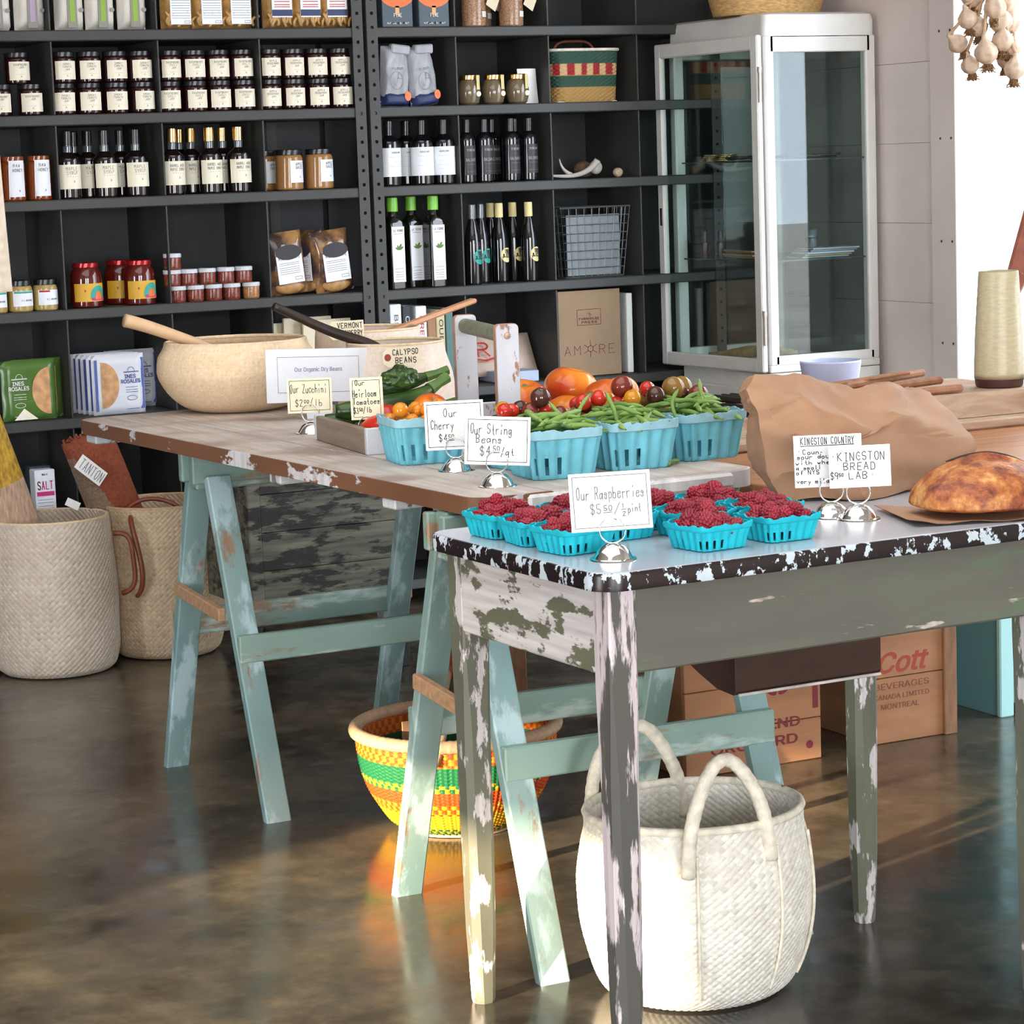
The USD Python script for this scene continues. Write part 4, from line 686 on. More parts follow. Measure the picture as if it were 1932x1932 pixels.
# ------------------------------------------------------------------ glass cabinet in the corner
CX0, CX1, CY0, CY1 = 4.150, 4.548, 6.445, 7.0
def cabinet():
    t = thing('display_cabinet', 'tall white metal display cabinet with glass door standing in the corner', 'cabinet')
    z0, z1, fr = .690, 1.735, .035
    obj('bottom_panel', bx(CX0, CX1, CY0, CY1, z0 - .02, z0 + .002, .003), 'cabinet_paint', t)
    top = [[(x + (CX0 + CX1) / 2, y + (CY0 + CY1) / 2, z) for x, y in rrect(CX1 - CX0 - q, CY1 - CY0 - q, .02, 5)] for q, z in ((0, 1.665), (0, 1.715), (.008, 1.730), (.03, 1.737))]
    obj('top_panel', loft(top), 'cabinet_paint', t)
    for x in (CX0 + fr / 2, CX1 - fr / 2):
        for y in (CY0 + fr / 2, CY1 - fr / 2): obj('corner_post', bx(x - fr / 2, x + fr / 2, y - fr / 2, y + fr / 2, z0, 1.67, .005), 'cabinet_paint', t)
    for x0, x1, y0, y1 in ((CX0, CX1, CY0, CY0 + .012), (CX0, CX1, CY1 - .012, CY1)):
        obj('frame_rail', bx(x0 + .02, x1 - .02, y0, y1, z0, z0 + .03, .003), 'cabinet_paint', t); obj('frame_rail', bx(x0 + .02, x1 - .02, y0, y1, 1.62, 1.67, .003), 'cabinet_paint', t)
    obj('side_pane', bx(CX0 + fr, CX1 - fr, CY0 + .012, CY0 + .015, z0 + .028, 1.625, .0005), 'pane', t)
    obj('back_pane', bx(CX1 - .012, CX1 - .009, CY0 + .02, CY1 - .02, z0, 1.67, .0005), 'pane', t)
    obj('far_side_pane', bx(CX0 + fr, CX1 - fr, CY1 - .015, CY1 - .012, z0 + .028, 1.625, .0005), 'pane', t)
    for z in (1.300, 1.000):
        s = obj('glass_shelf', bx(CX0 + .02, CX1 - .014, CY0 + .02, CY1 - .02, z, z + .005, .0008), 'shelf_glass', t)
        obj('polished_edge', join(bx(CX0 + .0185, CX0 + .0198, CY0 + .02, CY1 - .02, z, z + .005, .0003), bx(CX0 + .02, CX1 - .014, CY0 + .0185, CY0 + .0198, z, z + .005, .0003)), 'glass_edge', s)
    # the door on the -x side, hinged at the near post, a little open
    h = mat4((CX0 - .004, CY0 + .006, 0), .055)
    d = obj('door', xf(join(bx(-.020, 0, 0, .036, .672, 1.672, .004), bx(-.020, 0, .515, .548, .672, 1.672, .004), bx(-.020, 0, .03, .52, .672, .713, .004), bx(-.020, 0, .03, .52, 1.628, 1.672, .004)), h), 'cabinet_paint', t)
    obj('door_pane', xf(bx(-.012, -.009, .03, .52, .70, 1.64, .0005), h), 'pane', d)
    obj('keyhole_slot', xf(bx(-.0215, -.018, .525, .536, 1.11, 1.165, .001), h), 'slot_brown', d)
    for z in (.80, 1.52): obj('hinge', xf(join(lathe([(0, -.045), (.006, -.045), (.006, .045), (0, .045)], 12), mv(lathe([(0, -.008), (.0075, -.008), (.0075, .008), (0, .008)], 12), 0, 0, .05), bx(-.003, .003, -.004, .02, -.04, .04)), mat4((CX0 - .016, CY0 + .002, z))), 'hinge', t)
    # the drawer base under it
    obj('base_body', bx(CX0 - .01, CX1, CY0, 6.94, .06, .668, .004), 'cabinet_paint', t)
    obj('base_ledge', bx(CX0 - .035, CX1, CY0 - .012, 6.945, .585, .622, .005), 'cabinet_paint', t)
    dr = obj('drawer', bx(CX0 - .030, CX0 - .008, CY0 + .03, 6.91, .36, .565, .004), 'cabinet_paint', t); obj('drawer_pull', bx(CX0 - .045, CX0 - .029, 6.62, 6.74, .49, .515, .004), 'cabinet_paint', dr)
    for x in (CX0 + .02, CX1 - .05):
        for y in (CY0 + .03, 6.88): obj('foot', bx(x, x + .035, y, y + .035, 0, .07, .003), 'cabinet_paint', t)
cabinet()
t = thing('straw_tray', 'golden straw basket with flared side on top of the white cabinet', 'basket', (4.30, 6.66, 1.738))
obj('wall', shell(*[np.array([[((.175 + .028 * z / .1) * s * math.cos(a), (.125 + .025 * z / .1) * s * math.sin(a), z) for a in np.linspace(0, 2 * PI, 60, endpoint=False)] for z in np.linspace(0, .10, 12)]) for s in (1, .955)], np.ones((11, 60), bool)), 'basket_gold', t, smooth=True)
obj('base', mv(prism(affinity.scale(sg.Point(0, 0).buffer(1, 16), .172, .122), .006)), 'basket_gold', t)
obj('rim', tube([(.203 * math.cos(a), .15 * math.sin(a), .10) for a in np.linspace(0, 2 * PI, 49)], .007, 8), 'basket_gold', t, smooth=True)
# things on its glass shelves
for k, (x, y) in enumerate(((4.235, 6.90), (4.24, 6.84))):
    for j in range(4): single('gold_bangle', mv(tube([(.033 * math.cos(a), .033 * math.sin(a), 0) for a in np.linspace(0, 2 * PI, 25)], .0022, 6), x + .003 * j, y - .004 * j, 1.3075 + .0055 * j), 'gold_bangle', f'thin gold bangle, {ORD[j]} from the bottom of the ' + ['farther', 'nearer'][k] + ' stack on the upper glass shelf', 'bracelet', 'stacked gold bangles', smooth=True)
for k, (x, y, r) in enumerate(((4.23, 6.72, .04), (4.27, 6.60, .045), (4.36, 6.53, .045), (4.43, 6.56, .05))):
    R = random.Random(k); single('leather_cord', tube(curve([(x + (r + R.uniform(-.006, .006)) * math.cos(a), y + (r + R.uniform(-.006, .006)) * math.sin(a), 1.309 + .006 * (a / PI / 2 % 1) + .003 * (i % 2)) for i, a in enumerate(np.linspace(0, 5.6 * PI, 24))], 110), .003, 5), 'leather_black', 'coil of dark leather cord on the upper glass shelf, ' + ['farthest', 'second farthest', 'third farthest', 'nearest the wall'][k], 'cord', 'coils of dark cord', smooth=True)
R = random.Random(3)
for k in range(7):
    z = 1.006 + .006 * (k // 2) + .0005; y0 = 6.60 + .02 * (k % 2); single('incense_bundle', bar((4.21 + .012 * (k % 3), y0 + R.uniform(0, .03), z + .003), (4.22 + .010 * (k % 3) + .03, y0 + .25 + R.uniform(0, .03), z + .003), .012, .006), 'stick_tan', f'bundle of thin tan sticks, {ORD[k]} counted upward on the lower glass shelf', 'bundle of sticks', 'bundles of tan sticks')
for k in range(5): single('paper_packet', bx(4.30 + .01 * k, 4.47 + .01 * k, 6.49, 6.58, 1.0055 + .006 * k, 1.0108 + .006 * k, .0006), ['tin_grey', 'kraft_book', 'box_blue', 'tin_grey', 'bag_grey'][k], f'flat paper packet, {ORD[k]} from the bottom of the pile on the lower glass shelf', 'packet', 'flat paper packets')
K = Kind(lambda: bottle('dropper_bottle', 'bottle', .013, .085, .007, .045, .055, 'amber_bottle', None, 'black_lid', .026, n=14)); K.put('small dark dropper bottle at the door side of the lower glass shelf', 'small dark bottles', loc=(4.19, 6.55, 1.005)); K.put('small dark dropper bottle at the far left of the lower glass shelf', 'small dark bottles', loc=(4.20, 6.89, 1.005)); K.put('small dark dropper bottle second from far left on lower glass shelf', 'small dark bottles', loc=(4.24, 6.86, 1.005))
Kind(lambda: bottle('clear_vial', 'bottle', .018, .055, .017, .030, .032, 'clear_neck', None, 'slate_print', .018, n=16)).put('short clear vial with dark cap standing on the packets', loc=(4.36, 6.53, 1.0355))
t = thing('driftwood_branch', 'flat piece of pale driftwood lying on the cabinet floor', 'driftwood'); obj('wood', tube(curve([(4.19, 6.86, .705), (4.21, 6.74, .712), (4.24, 6.64, .722), (4.30, 6.53, .715)], 24), np.r_[np.linspace(.006, .019, 12), np.linspace(.019, .010, 12)], 8), 'twig', t, smooth=True)

# ------------------------------------------------------------------ enamel topped table in front
T1 = thing('enamel_table', 'old kitchen table with white enamel top, chipped black rim and peeling olive paint', 'table', (1.672, 3.040, 0), .0229)
L1, W1, HT = .850, .551, .76
o = lambda q, z: [(x + L1 / 2, y + W1 / 2, z) for x, y in rrect(L1 - 2 * q, W1 - 2 * q, .042 - q, 8)]
obj('rim', loft([o(.004, HT - .0270), o(.0005, HT - .0262), o(0, HT - .022), o(0, HT - .006), o(.002, HT - .0015), o(.005, HT - .0004)]), 'enamel_rim', T1)
obj('top', loft([o(.0042, HT - .004), o(.004, HT - .0003), o(.007, HT + .0006), o(.012, HT)]), 'enamel_top', T1)
ZA, LG = .609, .046
obj('long_apron', bx(.062, L1 - .062, .028, .048, ZA, HT - .027, .003), 'olive_apron', T1); obj('long_apron', bx(.062, L1 - .062, W1 - .048, W1 - .028, ZA, HT - .027, .003), 'olive_apron', T1)
obj('end_apron', bx(.028, .048, .062, W1 - .062, ZA - .002, HT - .027, .003), 'olive_peeling_end', T1); obj('end_apron', bx(L1 - .048, L1 - .028, .062, W1 - .062, ZA, HT - .027, .003), 'olive_apron', T1)
def leg1(x, y, m):
    def oct_(s, c, z, dx=0, dy=0):
        h = s / 2; return [(x + dx + a, y + dy + b, z) for a, b in ((h, -h + c), (h, h - c), (h - c, h), (-h + c, h), (-h, h - c), (-h, -h + c), (-h + c, -h), (h - c, -h))]
    obj('leg', loft([oct_(.032, .009, 0), oct_(.035, .010, .006), oct_(.043, .011, .12), oct_(.046, .010, .30), oct_(LG, .009, .45), oct_(LG, .003, .58), oct_(LG, .002, HT - .027)]), m, T1, smooth=28)
leg1(.050, .050, 'olive_leg_bare'); leg1(.050, W1 - .050, 'olive_leg'); leg1(L1 - .050, .050, 'olive_leg'); leg1(L1 - .050, W1 - .050, 'olive_leg')
pr = [(0, .610), (0, .540), (.006, .534), (.05, .537), (.10, .553), (.15, .572), (.19, .596), (.20, .612)]       # (depth, height) of the curved bin
def bin_part(x0, x1, P):
    return loft([[(x, .108 + a, b) for a, b in P] for x in (x0, x1)])
b_ = obj('bin_drawer', bin_part(.287, .553, pr), 'bin_brown', T1)
obj('worn_edge', bx(.292, .553, .1062, .110, .532, .5365, .001), 'bin_edge', b_)

# ------------------------------------------------------------------ plank table on two sawhorses
def sawhorse(label, cy, rz=0., Lx=.62):
    t = thing('sawhorse', label, 'sawhorse', (1.80, cy, 0), rz)
    zt = .748
    obj('top_beam', bx(.02, Lx, -.022, .022, zt - .085, zt, .004), 'teal_rail', t)
    for s in (-1, 1): obj('gusset_board', bx(.005, Lx + .01, s * .033 - .011, s * .033 + .011, zt - .07, zt - .004, .003), 'teal_rail', t)
    for x in (.055, Lx - .05):
        for s in (-1, 1):
            top, foot = np.array([x, s * .052, zt - .055]), np.array([x, s * .292, 0.])
            v, f = bar(foot + (foot - top) / np.linalg.norm(foot - top) * .02, top, .054, .026, (0, 1, 0), .003)
            v = v.copy(); v[:, 2] = np.maximum(v[:, 2], 0); lg = obj('leg', (v, f), 'teal', t)
    for s in (-1, 1):
        z = .345; y = s * (.292 - .24 * z / (zt - .055) + .018)
        obj('rail', bx(.03, Lx - .025, y - .010, y + .010, z - .029, z + .029, .003), 'teal_rail', t)
    z = .42; yy = .292 - .24 * z / (zt - .055)
    obj('tie_strip', bar((.022, -yy + .02, z - .01), (.022, yy - .01, z + .012), .016, .028, (0, 0, 1), .002), 'stick_tan', t)
    return t
sawhorse('pale teal sawhorse with chipped paint under the far left end of the plank table', 5.09, .012); sawhorse('pale teal sawhorse with chipped paint under the near end of the plank table', 3.865, -.02, .575)
T2R = -.048
T2 = thing('plank_table', 'long weathered plank tabletop with brown edge laid across two teal sawhorses', 'table', (1.826, 3.742, 0), -T2R)
PL, PW = 1.885, .575       # local y along the planks
outl = sg.Polygon([(x, y) for x, y in np.array(rrect(PW, PL, .045, 6)) + [PW / 2, PL / 2]])
cuts = [0, .150, .345, PW]
for k in range(3):
    pg = outl.intersection(sg.box(cuts[k] + (.0012 if k else -1), -1, cuts[k + 1] - (.0012 if k < 2 else -1), 9))
    obj('plank', mv(prism(pg, .030), 0, 0, .750), ['plank_edge', 'plank_end', 'plank_end'][k], T2, label=['front plank with chipped brown edge', 'weathered middle plank', 'weathered back plank'][k])
    obj('worn_surface', mv(prism(pg.buffer(-.0035), .0022), 0, 0, .7785), 'plank_top', str(T2.GetPath()))
obj('end_molding', bx(.10, PW - .06, -.008, .004, .752, .778, .005), 'plank_end', T2)
for y, w in ((.78, .05), (1.77, .06), (.30, .05)): obj('cleat', bx(.004, PW - .03, y, y + w, .731, .750, .003), 'cleat_white', T2)

# ------------------------------------------------------------------ wooden island behind, with boards, knives and jug
T3 = thing('wooden_island', 'large orange brown wooden worktop behind the enamel table', 'table', (0, 0, 0))
for k in range(5): obj('top_board', bx(2.412 + .002, 3.95, 3.66 + .28 * k, 3.66 + .28 * (k + 1) - .0015, .700, .747, .002), 'island_top', T3)
for x, y in ((2.50, 4.98), (3.88, 3.74)): obj('leg', bx(x - .03, x + .03, y - .03, y + .03, 0, .70, .004), 'crate_side', T3)
obj('front_rail', bx(2.62, 3.90, 4.30, 4.33, .62, .70, .003), 'crate_side', T3)
single('cutting_board', bx(2.62, 3.62, 4.215, 4.62, .7475, .768, .004), 'old_board', 'long thin weathered board under the thick slab on the worktop', 'board')
o = [[(x + 3.17, y + 4.425, z) for x, y in rrect(.52, .33, .018, 5)] for z in (.7690, .774, .812, .818)]
single('butcher_block', loft(o), 'old_board', 'thick chopping slab with stained rounded edge carrying the jug and knives', 'chopping block')
def knife(p, q, label, blade=.5):
    p, q = np.array(p, float), np.array(q, float); m = p + (q - p) * blade
    t = thing('kitchen_knife', label, 'knife'); obj('blade', bar(p, m, .026, .0022, (0, 0, 1), .0008), 'steel', t); obj('handle', bar(m - (q - p) * .02, q, .022, .016, (0, 0, 1), .005), 'knife_wood', t)
knife((2.92, 4.33, .821), (3.24, 4.30, .828), 'knife with pale wooden handle lying nearest on the slab', .45); knife((2.99, 4.42, .822), (3.27, 4.41, .836), 'knife with reddish handle in the middle of the slab'); knife((2.98, 4.50, .822), (3.31, 4.53, .842), 'knife with brown handle lying at the back of the slab', .35)
single('wooden_spatula', bar((2.97, 4.545, .824), (3.25, 4.50, .848), .022, .008, (0, 0, 1), .003), 'knife_wood', 'thin wooden spatula crossing the knives at the back of the slab', 'spatula')
t = thing('cooling_rack', 'black ribbed rack lying behind the paper bag', 'rack', (3.10, 4.80, .7475)); obj('frame', join(bx(-.12, .12, -.10, -.09, .02, .032), bx(-.12, .12, .09, .10, .02, .032), bx(-.12, -.11, -.10, .10, 0, .032), bx(.11, .12, -.10, .10, 0, .032)), 'rack_black', t)
for k in range(10): obj('rib', bx(-.105 + .0225 * k, -.095 + .0225 * k, -.098, .098, .032, .045, .002), 'rack_black', t)
t = thing('stoneware_jug', 'tall cream stoneware jug with brown foot standing on the chopping slab', 'jug', (3.405, 4.37, .8185))
t2 = 0
setx(t, mat4((3.372, 4.345, .8185), 0, 0, 0, 1.0))
P = [(0, 0), (.047, 0), (.050, .004), (.052, .018)]; obj('foot', lathe(P + [(0, .018)], 40), 'stoneware_foot', t)
v, f = lathe([(.0, .018), (.053, .018), (.0535, .03), (.050, .12), (.044, .21), (.042, .243), (.0405, .246), (.038, .243), (.040, .20), (.046, .10), (.048, .03), (0, .026)], 48); a = np.arctan2(v[:, 1], v[:, 0]); lip = np.exp(-((a + 1.35) / .35) ** 2) * np.clip((v[:, 2] - .205) / .04, 0, 1); v = v.copy(); v[:, :2] *= (1 + .16 * lip)[:, None]
obj('body', (v, f), 'stoneware', t, smooth=True)
obj('handle', tube(curve([(.030, .032, .21), (.055, .058, .20), (.062, .066, .14), (.040, .040, .08)], 18), .007, 8), 'stoneware', t, smooth=True)
t = thing('wooden_paddle', 'dark wooden paddle leaning behind the stoneware jug', 'paddle'); obj('blade', bar((3.600, 4.555, 1.03), (3.69, 4.60, 1.18), .075, .012, (-.3, -.9, .1), .005), 'leather', t); obj('handle', bar((3.452, 4.52, .850), (3.605, 4.556, 1.04), .026, .014, (-.3, -.9, .1), .005), 'leather', t)
t = thing('twig_nest', 'small dried twig basket at the right edge beside the jug', 'basket', (3.505, 4.28, .7685)); R = random.Random(11)
tw = [tube(curve([(.055 * math.cos(a), .055 * math.sin(a), .008 + .008 * (k % 6)), (.06 * math.cos(a + .5), .06 * math.sin(a + .5), .016 + .008 * (k % 6)), (.055 * math.cos(a + 1.0), .055 * math.sin(a + 1.0), .008 + .009 * (k % 6))], 8), .0032, 5) for k, a in enumerate([R.uniform(0, 2 * PI) for _ in range(60)])]
obj('woven_twigs', join(*tw), 'twig', t, smooth=True, kind='stuff')
for k, (q, z) in enumerate((((-.13, -.03), .075), ((-.05, -.02), .13), ((-.02, .04), .12))): obj('stray_twig', tube([(-.03, 0, .05), (q[0], q[1], z)], .0028, 5), 'twig', t)
t = thing('bowl_pot', 'pale blue pot with brown inside standing behind the paper bag', 'pot', (3.318, 4.90, .7475)); obj('wall', lathe([(0, 0), (.050, 0), (.056, .004), (.071, .098), (.069, .101), (.067, .098), (.052, .008), (0, .008)], 40), 'pot_blue', t); obj('inside', lathe([(0, .082), (.0645, .082), (.0645, .0822), (0, .086)], 32), 'pot_inside', t)

# ------------------------------------------------------------------ card holders and price cards
def mk_holder():
    t = thing('card_holder', '-', 'card holder')
    obj('dome', lathe([(0, 0), (.034, 0), (.0335, .0012), (.0285, .0022), (.0265, .006), (.0225, .0135), (.016, .0195), (.008, .0228), (0, .0236)], 40), 'chrome', t)
    for s in (-1, 1): obj('ring', xf(tube([(.0185 * math.cos(a), s * .0016, .0415 + .0185 * math.sin(a)) for a in np.linspace(0, 2 * PI, 41)], .0012, 8), np.eye(4)), 'chrome', t, smooth=True)
    return t
HOLD = Kind(mk_holder)
FAC = -math.radians(27)                     # facing the shop's entrance side
def card(name, label, loc, w, h, z0, lines, box, m='card_white', yaw=FAC, roll=0., tilt=-.10, border=True, seed=1, ink='ink', sw=.0011, loop=True):
    """lines: (text, xa, xb, baseline, cap) in the pixel frame 'box' (x0, y0, x1, y1) of the card"""
    R = random.Random(seed); t = thing(name, label, 'price card', loc, yaw)
    M = mat4((0, 0, z0), 0, tilt, 0) @ mat4((0, 0, 0), 0, 0, roll)
    c = obj('card', xf(bx(-w / 2, w / 2, -.0006, .0006, 0, h, .0002), M), m, t)
    X = lambda x: (x - box[0]) / (box[2] - box[0]) * w - w / 2; Z = lambda y: (box[3] - y) / (box[3] - box[1]) * h; k = h / (box[3] - box[1]); P = []
    for ln in lines:
        if ln[0] == '_': P.append(np.array([(X(ln[1]), Z(ln[3])), (X(ln[2]), Z(ln[3]) + .0004)]))
        elif ln[0] == '~': P.append(np.array([(X(ln[1]) + (X(ln[2]) - X(ln[1])) * q, Z(ln[3]) + .0035 * math.sin(PI * q)) for q in np.linspace(0, 1, 7)]))
        else: P += strokes(ln[0], X(ln[1]), X(ln[2]), Z(ln[3]), ln[4] * k, R)
    obj('lettering', xf(flat(ribbon(P, sw), -.0009), M), ink, c, smooth=False)
    if border:
        e = .0055; B = [np.array([(x + R.uniform(-.0004, .0004), z + R.uniform(-.0004, .0004)) for x, z in ((-w / 2 + e, e), (w / 2 - e, e), (w / 2 - e, h - e), (-w / 2 + e, h - e), (-w / 2 + e, e))])]
        obj('border_line', xf(flat(ribbon(B, .0009), -.0009), M), ink, c, smooth=False)
    return t
Z1, Z2 = .7605, .7808
def hold(label, x, y, z, yaw=FAC): HOLD.put(label, 'chrome ring card holders', loc=(x, y, z), rz=yaw)
hold('chrome dome card holder in front of the raspberries near the table corner', 1.757, 3.155, Z1)
card('price_card', 'white hand lettered raspberry price card at the front of the enamel table', (1.757, 3.155, Z1), .117, .084, .0415, [('Our Raspberries', 1097, 1226, 948, 23), ('$5', 1121, 1141, 976, 18), ('50', 1147, 1163, 971, 10), ('_', 1146, 1163, 975), ('/', 1166, 1179, 976, 16), ('1', 1183, 1186, 968, 8), ('_', 1181, 1190, 971), ('2', 1183, 1189, 983, 8), ('pint', 1194, 1219, 977, 15), ('~', 1146, 1170, 990)], (1083, 897, 1240, 1010), roll=-.035, ink='ink_soft')
hold('chrome dome card holder in front of the string beans', 1.932, 3.868, Z2)
card('price_card', 'white hand lettered string bean price card at the near end of plank table', (1.932, 3.868, Z2), .112, .083, .036, [('Our String', 877, 962, 815, 20), ('Beans', 889, 942, 833, 17), ('$4', 898, 919, 858, 17), ('50', 925, 938, 850, 10), ('_', 925, 938, 853), ('/qt', 941, 968, 858, 14)], (866, 779, 1001, 878), roll=.06, seed=2)
hold('chrome dome card holder beside the orange cherry tomatoes', 1.975, 4.118, Z2)
card('price_card', 'white hand lettered cherry tomato price card half covered by string bean card', (1.975, 4.118, Z2), .107, .088, .038, [('Our', 843, 869, 780, 15), ('Cherry', 817, 861, 804, 17), ('$4', 832, 848, 827, 13), ('50', 850, 861, 823, 8), ('_', 850, 861, 826)], (806, 750, 920, 844), roll=-.015, seed=3)
hold('chrome dome card holder left of the wooden tote', 2.030, 4.93, Z2)
card('price_card', 'cream hand lettered zucchini price card standing left of the wooden tote', (2.030, 4.93, Z2), .094, .073, .0415, [('Our Zucchini', 558, 631, 738, 19), ('$2', 568, 583, 767, 14), ('00', 585, 595, 761, 7), ('/lb', 597, 621, 767, 14)], (552, 706, 642, 783), 'card_cream', roll=-.0, seed=4)
hold('chrome dome card holder standing inside the wooden tote', 1.990, 4.54, Z2 + .006)
card('price_card', 'narrow cream hand lettered heirloom tomato price card in the wooden tote', (1.990, 4.54, Z2 + .006), .064, .082, .054, [('Our', 679, 697, 729, 10), ('Heirloom', 673, 718, 752, 14), ('Tomatoes', 674, 724, 767, 12), ('$3', 674, 683, 784, 11), ('50', 685, 691, 780, 6), ('/lb', 692, 708, 783, 10)], (669, 714, 731, 797), 'card_cream', roll=-.02, seed=5, sw=.0013)
hold('chrome dome card holder, left of the two by the bread', 2.234, 3.303, Z1); hold('chrome dome card holder, right of the two by the bread', 2.252, 3.256, Z1)
card('price_card', 'white lettered card with underlined heading, behind the front bread card', (2.236, 3.312, Z1), .107, .082, .046, [('KINGSTON COUNTRY', 1518, 1625, 838, 13), ('_', 1518, 1624, 841), ('*', 1513, 1516, 853, 5), ('Coun-', 1522, 1562, 857, 9), ('sour dough', 1510, 1590, 866, 9), ('with wheat', 1507, 1592, 877, 8), ('a small', 1507, 1557, 887, 8), ('of NYS', 1507, 1553, 896, 8), ('very mild', 1508, 1572, 914, 9)], (1504, 820, 1640, 922), roll=-.01, border=False, seed=6)
card('price_card', 'white lettered bread card in front, beside the round loaf', (2.252, 3.249, Z1), .096, .065, .050, [('*', 1567, 1569, 866, 6), ('KINGSTON', 1577, 1669, 873, 16), ('BREAD', 1588, 1649, 892, 14), ('$9', 1561, 1577, 909, 13), ('50', 1578, 1587, 904, 6), ('LAB', 1597, 1634, 910, 13), ('*', 1642, 1645, 905, 6)], (1559, 844, 1680, 927), roll=-.015, border=False, seed=7)
t = thing('bean_sign', 'larger white printed sign about dry beans leaning on the straw bowl', 'sign', (2.165, 5.205, Z2), -.02)
M = mat4((0, 0, .036), 0, -.10, .045)
c = obj('card', xf(bx(-.122, .122, -.001, .001, 0, .118, .0003), M), 'pack_white', t); obj('lettering', xf(printed('Our Organic Dry Beans', -.055, .058, .068, .009), M @ mat4((0, -.001, 0))), 'ink_purple', c, smooth=False); obj('border_line', xf(flat(ribbon(rect(-.095, .098, .022, .100), .001), -.0013), M), 'ink_soft', c, smooth=False)
obj('easel_back', xf(bx(-.03, .03, 0.001, .003, -.036, .10, .0005), mat4((0, .001, .036), 0, -.13)), 'pack_white', t)

# ------------------------------------------------------------------ pulp berry boxes
def berry_box(name, w0, w1, h, rimh, m, mr, ribs, seed):
    t = thing(name, '-', 'berry box'); R = np.random.RandomState(seed); per = ribs * 4; sub = 6; N = per * sub
    s = np.arange(N) / N; a = s * 2 * PI; ph = s * per; fr = ph - np.floor(ph)
    def ring(w, amp, z, zz=0.):
        p = 7.; q = (s * 4 + .5) % 4; side = np.floor(q).astype(int); u = (q - side) * 2 - 1      # even spacing along the four sides
        x = np.where(side == 0, 1, np.where(side == 1, -u, np.where(side == 2, -1, u))); y = np.where(side == 0, u, np.where(side == 1, 1, np.where(side == 2, -u, -1)))
        r = (np.abs(x) ** p + np.abs(y) ** p) ** (-1 / p); r = r + amp * np.cos(fr * 2 * PI) / (w / 2)
        return np.stack([x * r * w / 2, y * r * w / 2, np.full(N, z) + zz], 1)
    ks = [0, .03, .12, .30, .45, .55, .72, 1.0]; zs = [k * (h - rimh) for k in ks]; am = .0030 * h / .083
    O = [ring((w0 + (w1 - w0) * z / h) * (.95 if z == 0 else 1), am * (1 if k > .02 else .6), z) for k, z in zip(ks, zs)]
    wob = .0012 * np.sin(a * 7 + seed) + .0010 * np.sin(a * 19 + 2 * seed) + .0006 * R.randn(N)
    O2 = [ring(w1 * .985, 0, h - rimh), ring(w1 + .004, 0, h - rimh + .002), ring(w1 + .006, 0, h - .001, wob), ring(w1 + .005, 0, h, wob)]
    th = .0022
    P = np.array(O); I = P * [1 - 2 * th / w0, 1 - 2 * th / w0, 1]; mk = np.ones((len(ks) - 1, N), bool)
    for k in range(per):                      # open slots between the ribs
        pos = (k % ribs) / ribs
        if .3 < pos < .9:
            mk[2:5, k * sub + 2:k * sub + 4] = False
    obj('wall', shell(P, I, mk), m, t, smooth=40); P = np.array(O2); I = P * [1 - 2 * th / w1, 1 - 2 * th / w1, 1]; obj('rim_band', shell(P, I, np.ones((3, N), bool)), mr, t, smooth=40)
    obj('bottom', mv(prism(sg.Polygon(rrect(w0 * .93, w0 * .93, w0 * .12, 4)), .003), 0, 0, .0005), m, t)
    return t
PINT = Kind(lambda: berry_box('berry_box', .080, .098, .038, .009, 'pulp_bright', 'pulp_bright', 6, 1))
RB = [None] * 3
def mk_rasp(k):
    t = thing('raspberry', '-', 'raspberry'); s = trimesh.creation.icosphere(4); v = np.array(s.vertices); n = 52; i = np.arange(n) + .5
    ph = np.arccos(1 - 2 * i / n); th = PI * (1 + 5 ** .5) * i + k; C = np.stack([np.cos(th) * np.sin(ph), np.sin(th) * np.sin(ph), np.cos(ph)], 1)
    d = np.sqrt(((v[:, None] - C[None]) ** 2).sum(-1)).min(1); bump = np.sqrt(np.clip(1 - (d / .27) ** 2, 0, 1)); r = .80 + .24 * bump
    v = v * r[:, None] * np.array([.0112, .0112, .0128 + .001 * k]); v[:, :2] *= (1 - .18 * (v[:, 2:] / .013)); obj('drupelets', (v, np.array(s.faces)), 'raspberry', t, smooth=True); return t
RK = [Kind(lambda k=k: mk_rasp(k)) for k in range(3)]
rnd = random.Random(21)
def raspberries(x, y, z, rz, where, n_top=12, top=.0):
    c, s = math.cos(rz), math.sin(rz)
    pts = [(a * .0198, b * .0198, .0285) for a in (-1.5, -.5, .5, 1.5) for b in (-1.5, -.5, .5, 1.5)] + [(a * .0185, b * .0185, .0415) for a in (-1, 0, 1) for b in (-1, 0, 1)] + ([(rnd.uniform(-.012, .012), rnd.uniform(-.012, .012), .054)] if top else [])
    for q, (px, py, pz) in enumerate(pts):
        px += rnd.uniform(-.0025, .0025); py += rnd.uniform(-.0025, .0025); pz += rnd.uniform(-.003, .004)
        lb = f'red raspberry, {ORD[q // 4]} from left in {ORD[q % 4]} row, lower layer, {where}' if q < 16 else f'red raspberry, {ORD[(q - 16) // 3]} from left in {ORD[(q - 16) % 3]} row, upper layer, {where}' if q < 25 else f'red raspberry sitting on the very top of {where}'
        RK[rnd.randrange(3)].put(lb, f'raspberries in {where}', loc=(x + c * px - s * py, y + s * px + c * py, z + pz), rz=rnd.uniform(0, 6.28), rx=rnd.uniform(-1.2, 1.2), ry=rnd.uniform(-1.2, 1.2), s=rnd.uniform(.92, 1.1))
BXN = ['farthest left pint', 'middle left pint', 'front left pint', 'pint behind card', 'front middle pint', 'front right pint', 'second row middle pint', 'second row right pint', 'back row middle pint', 'back row heaped pint', 'back row left pint']
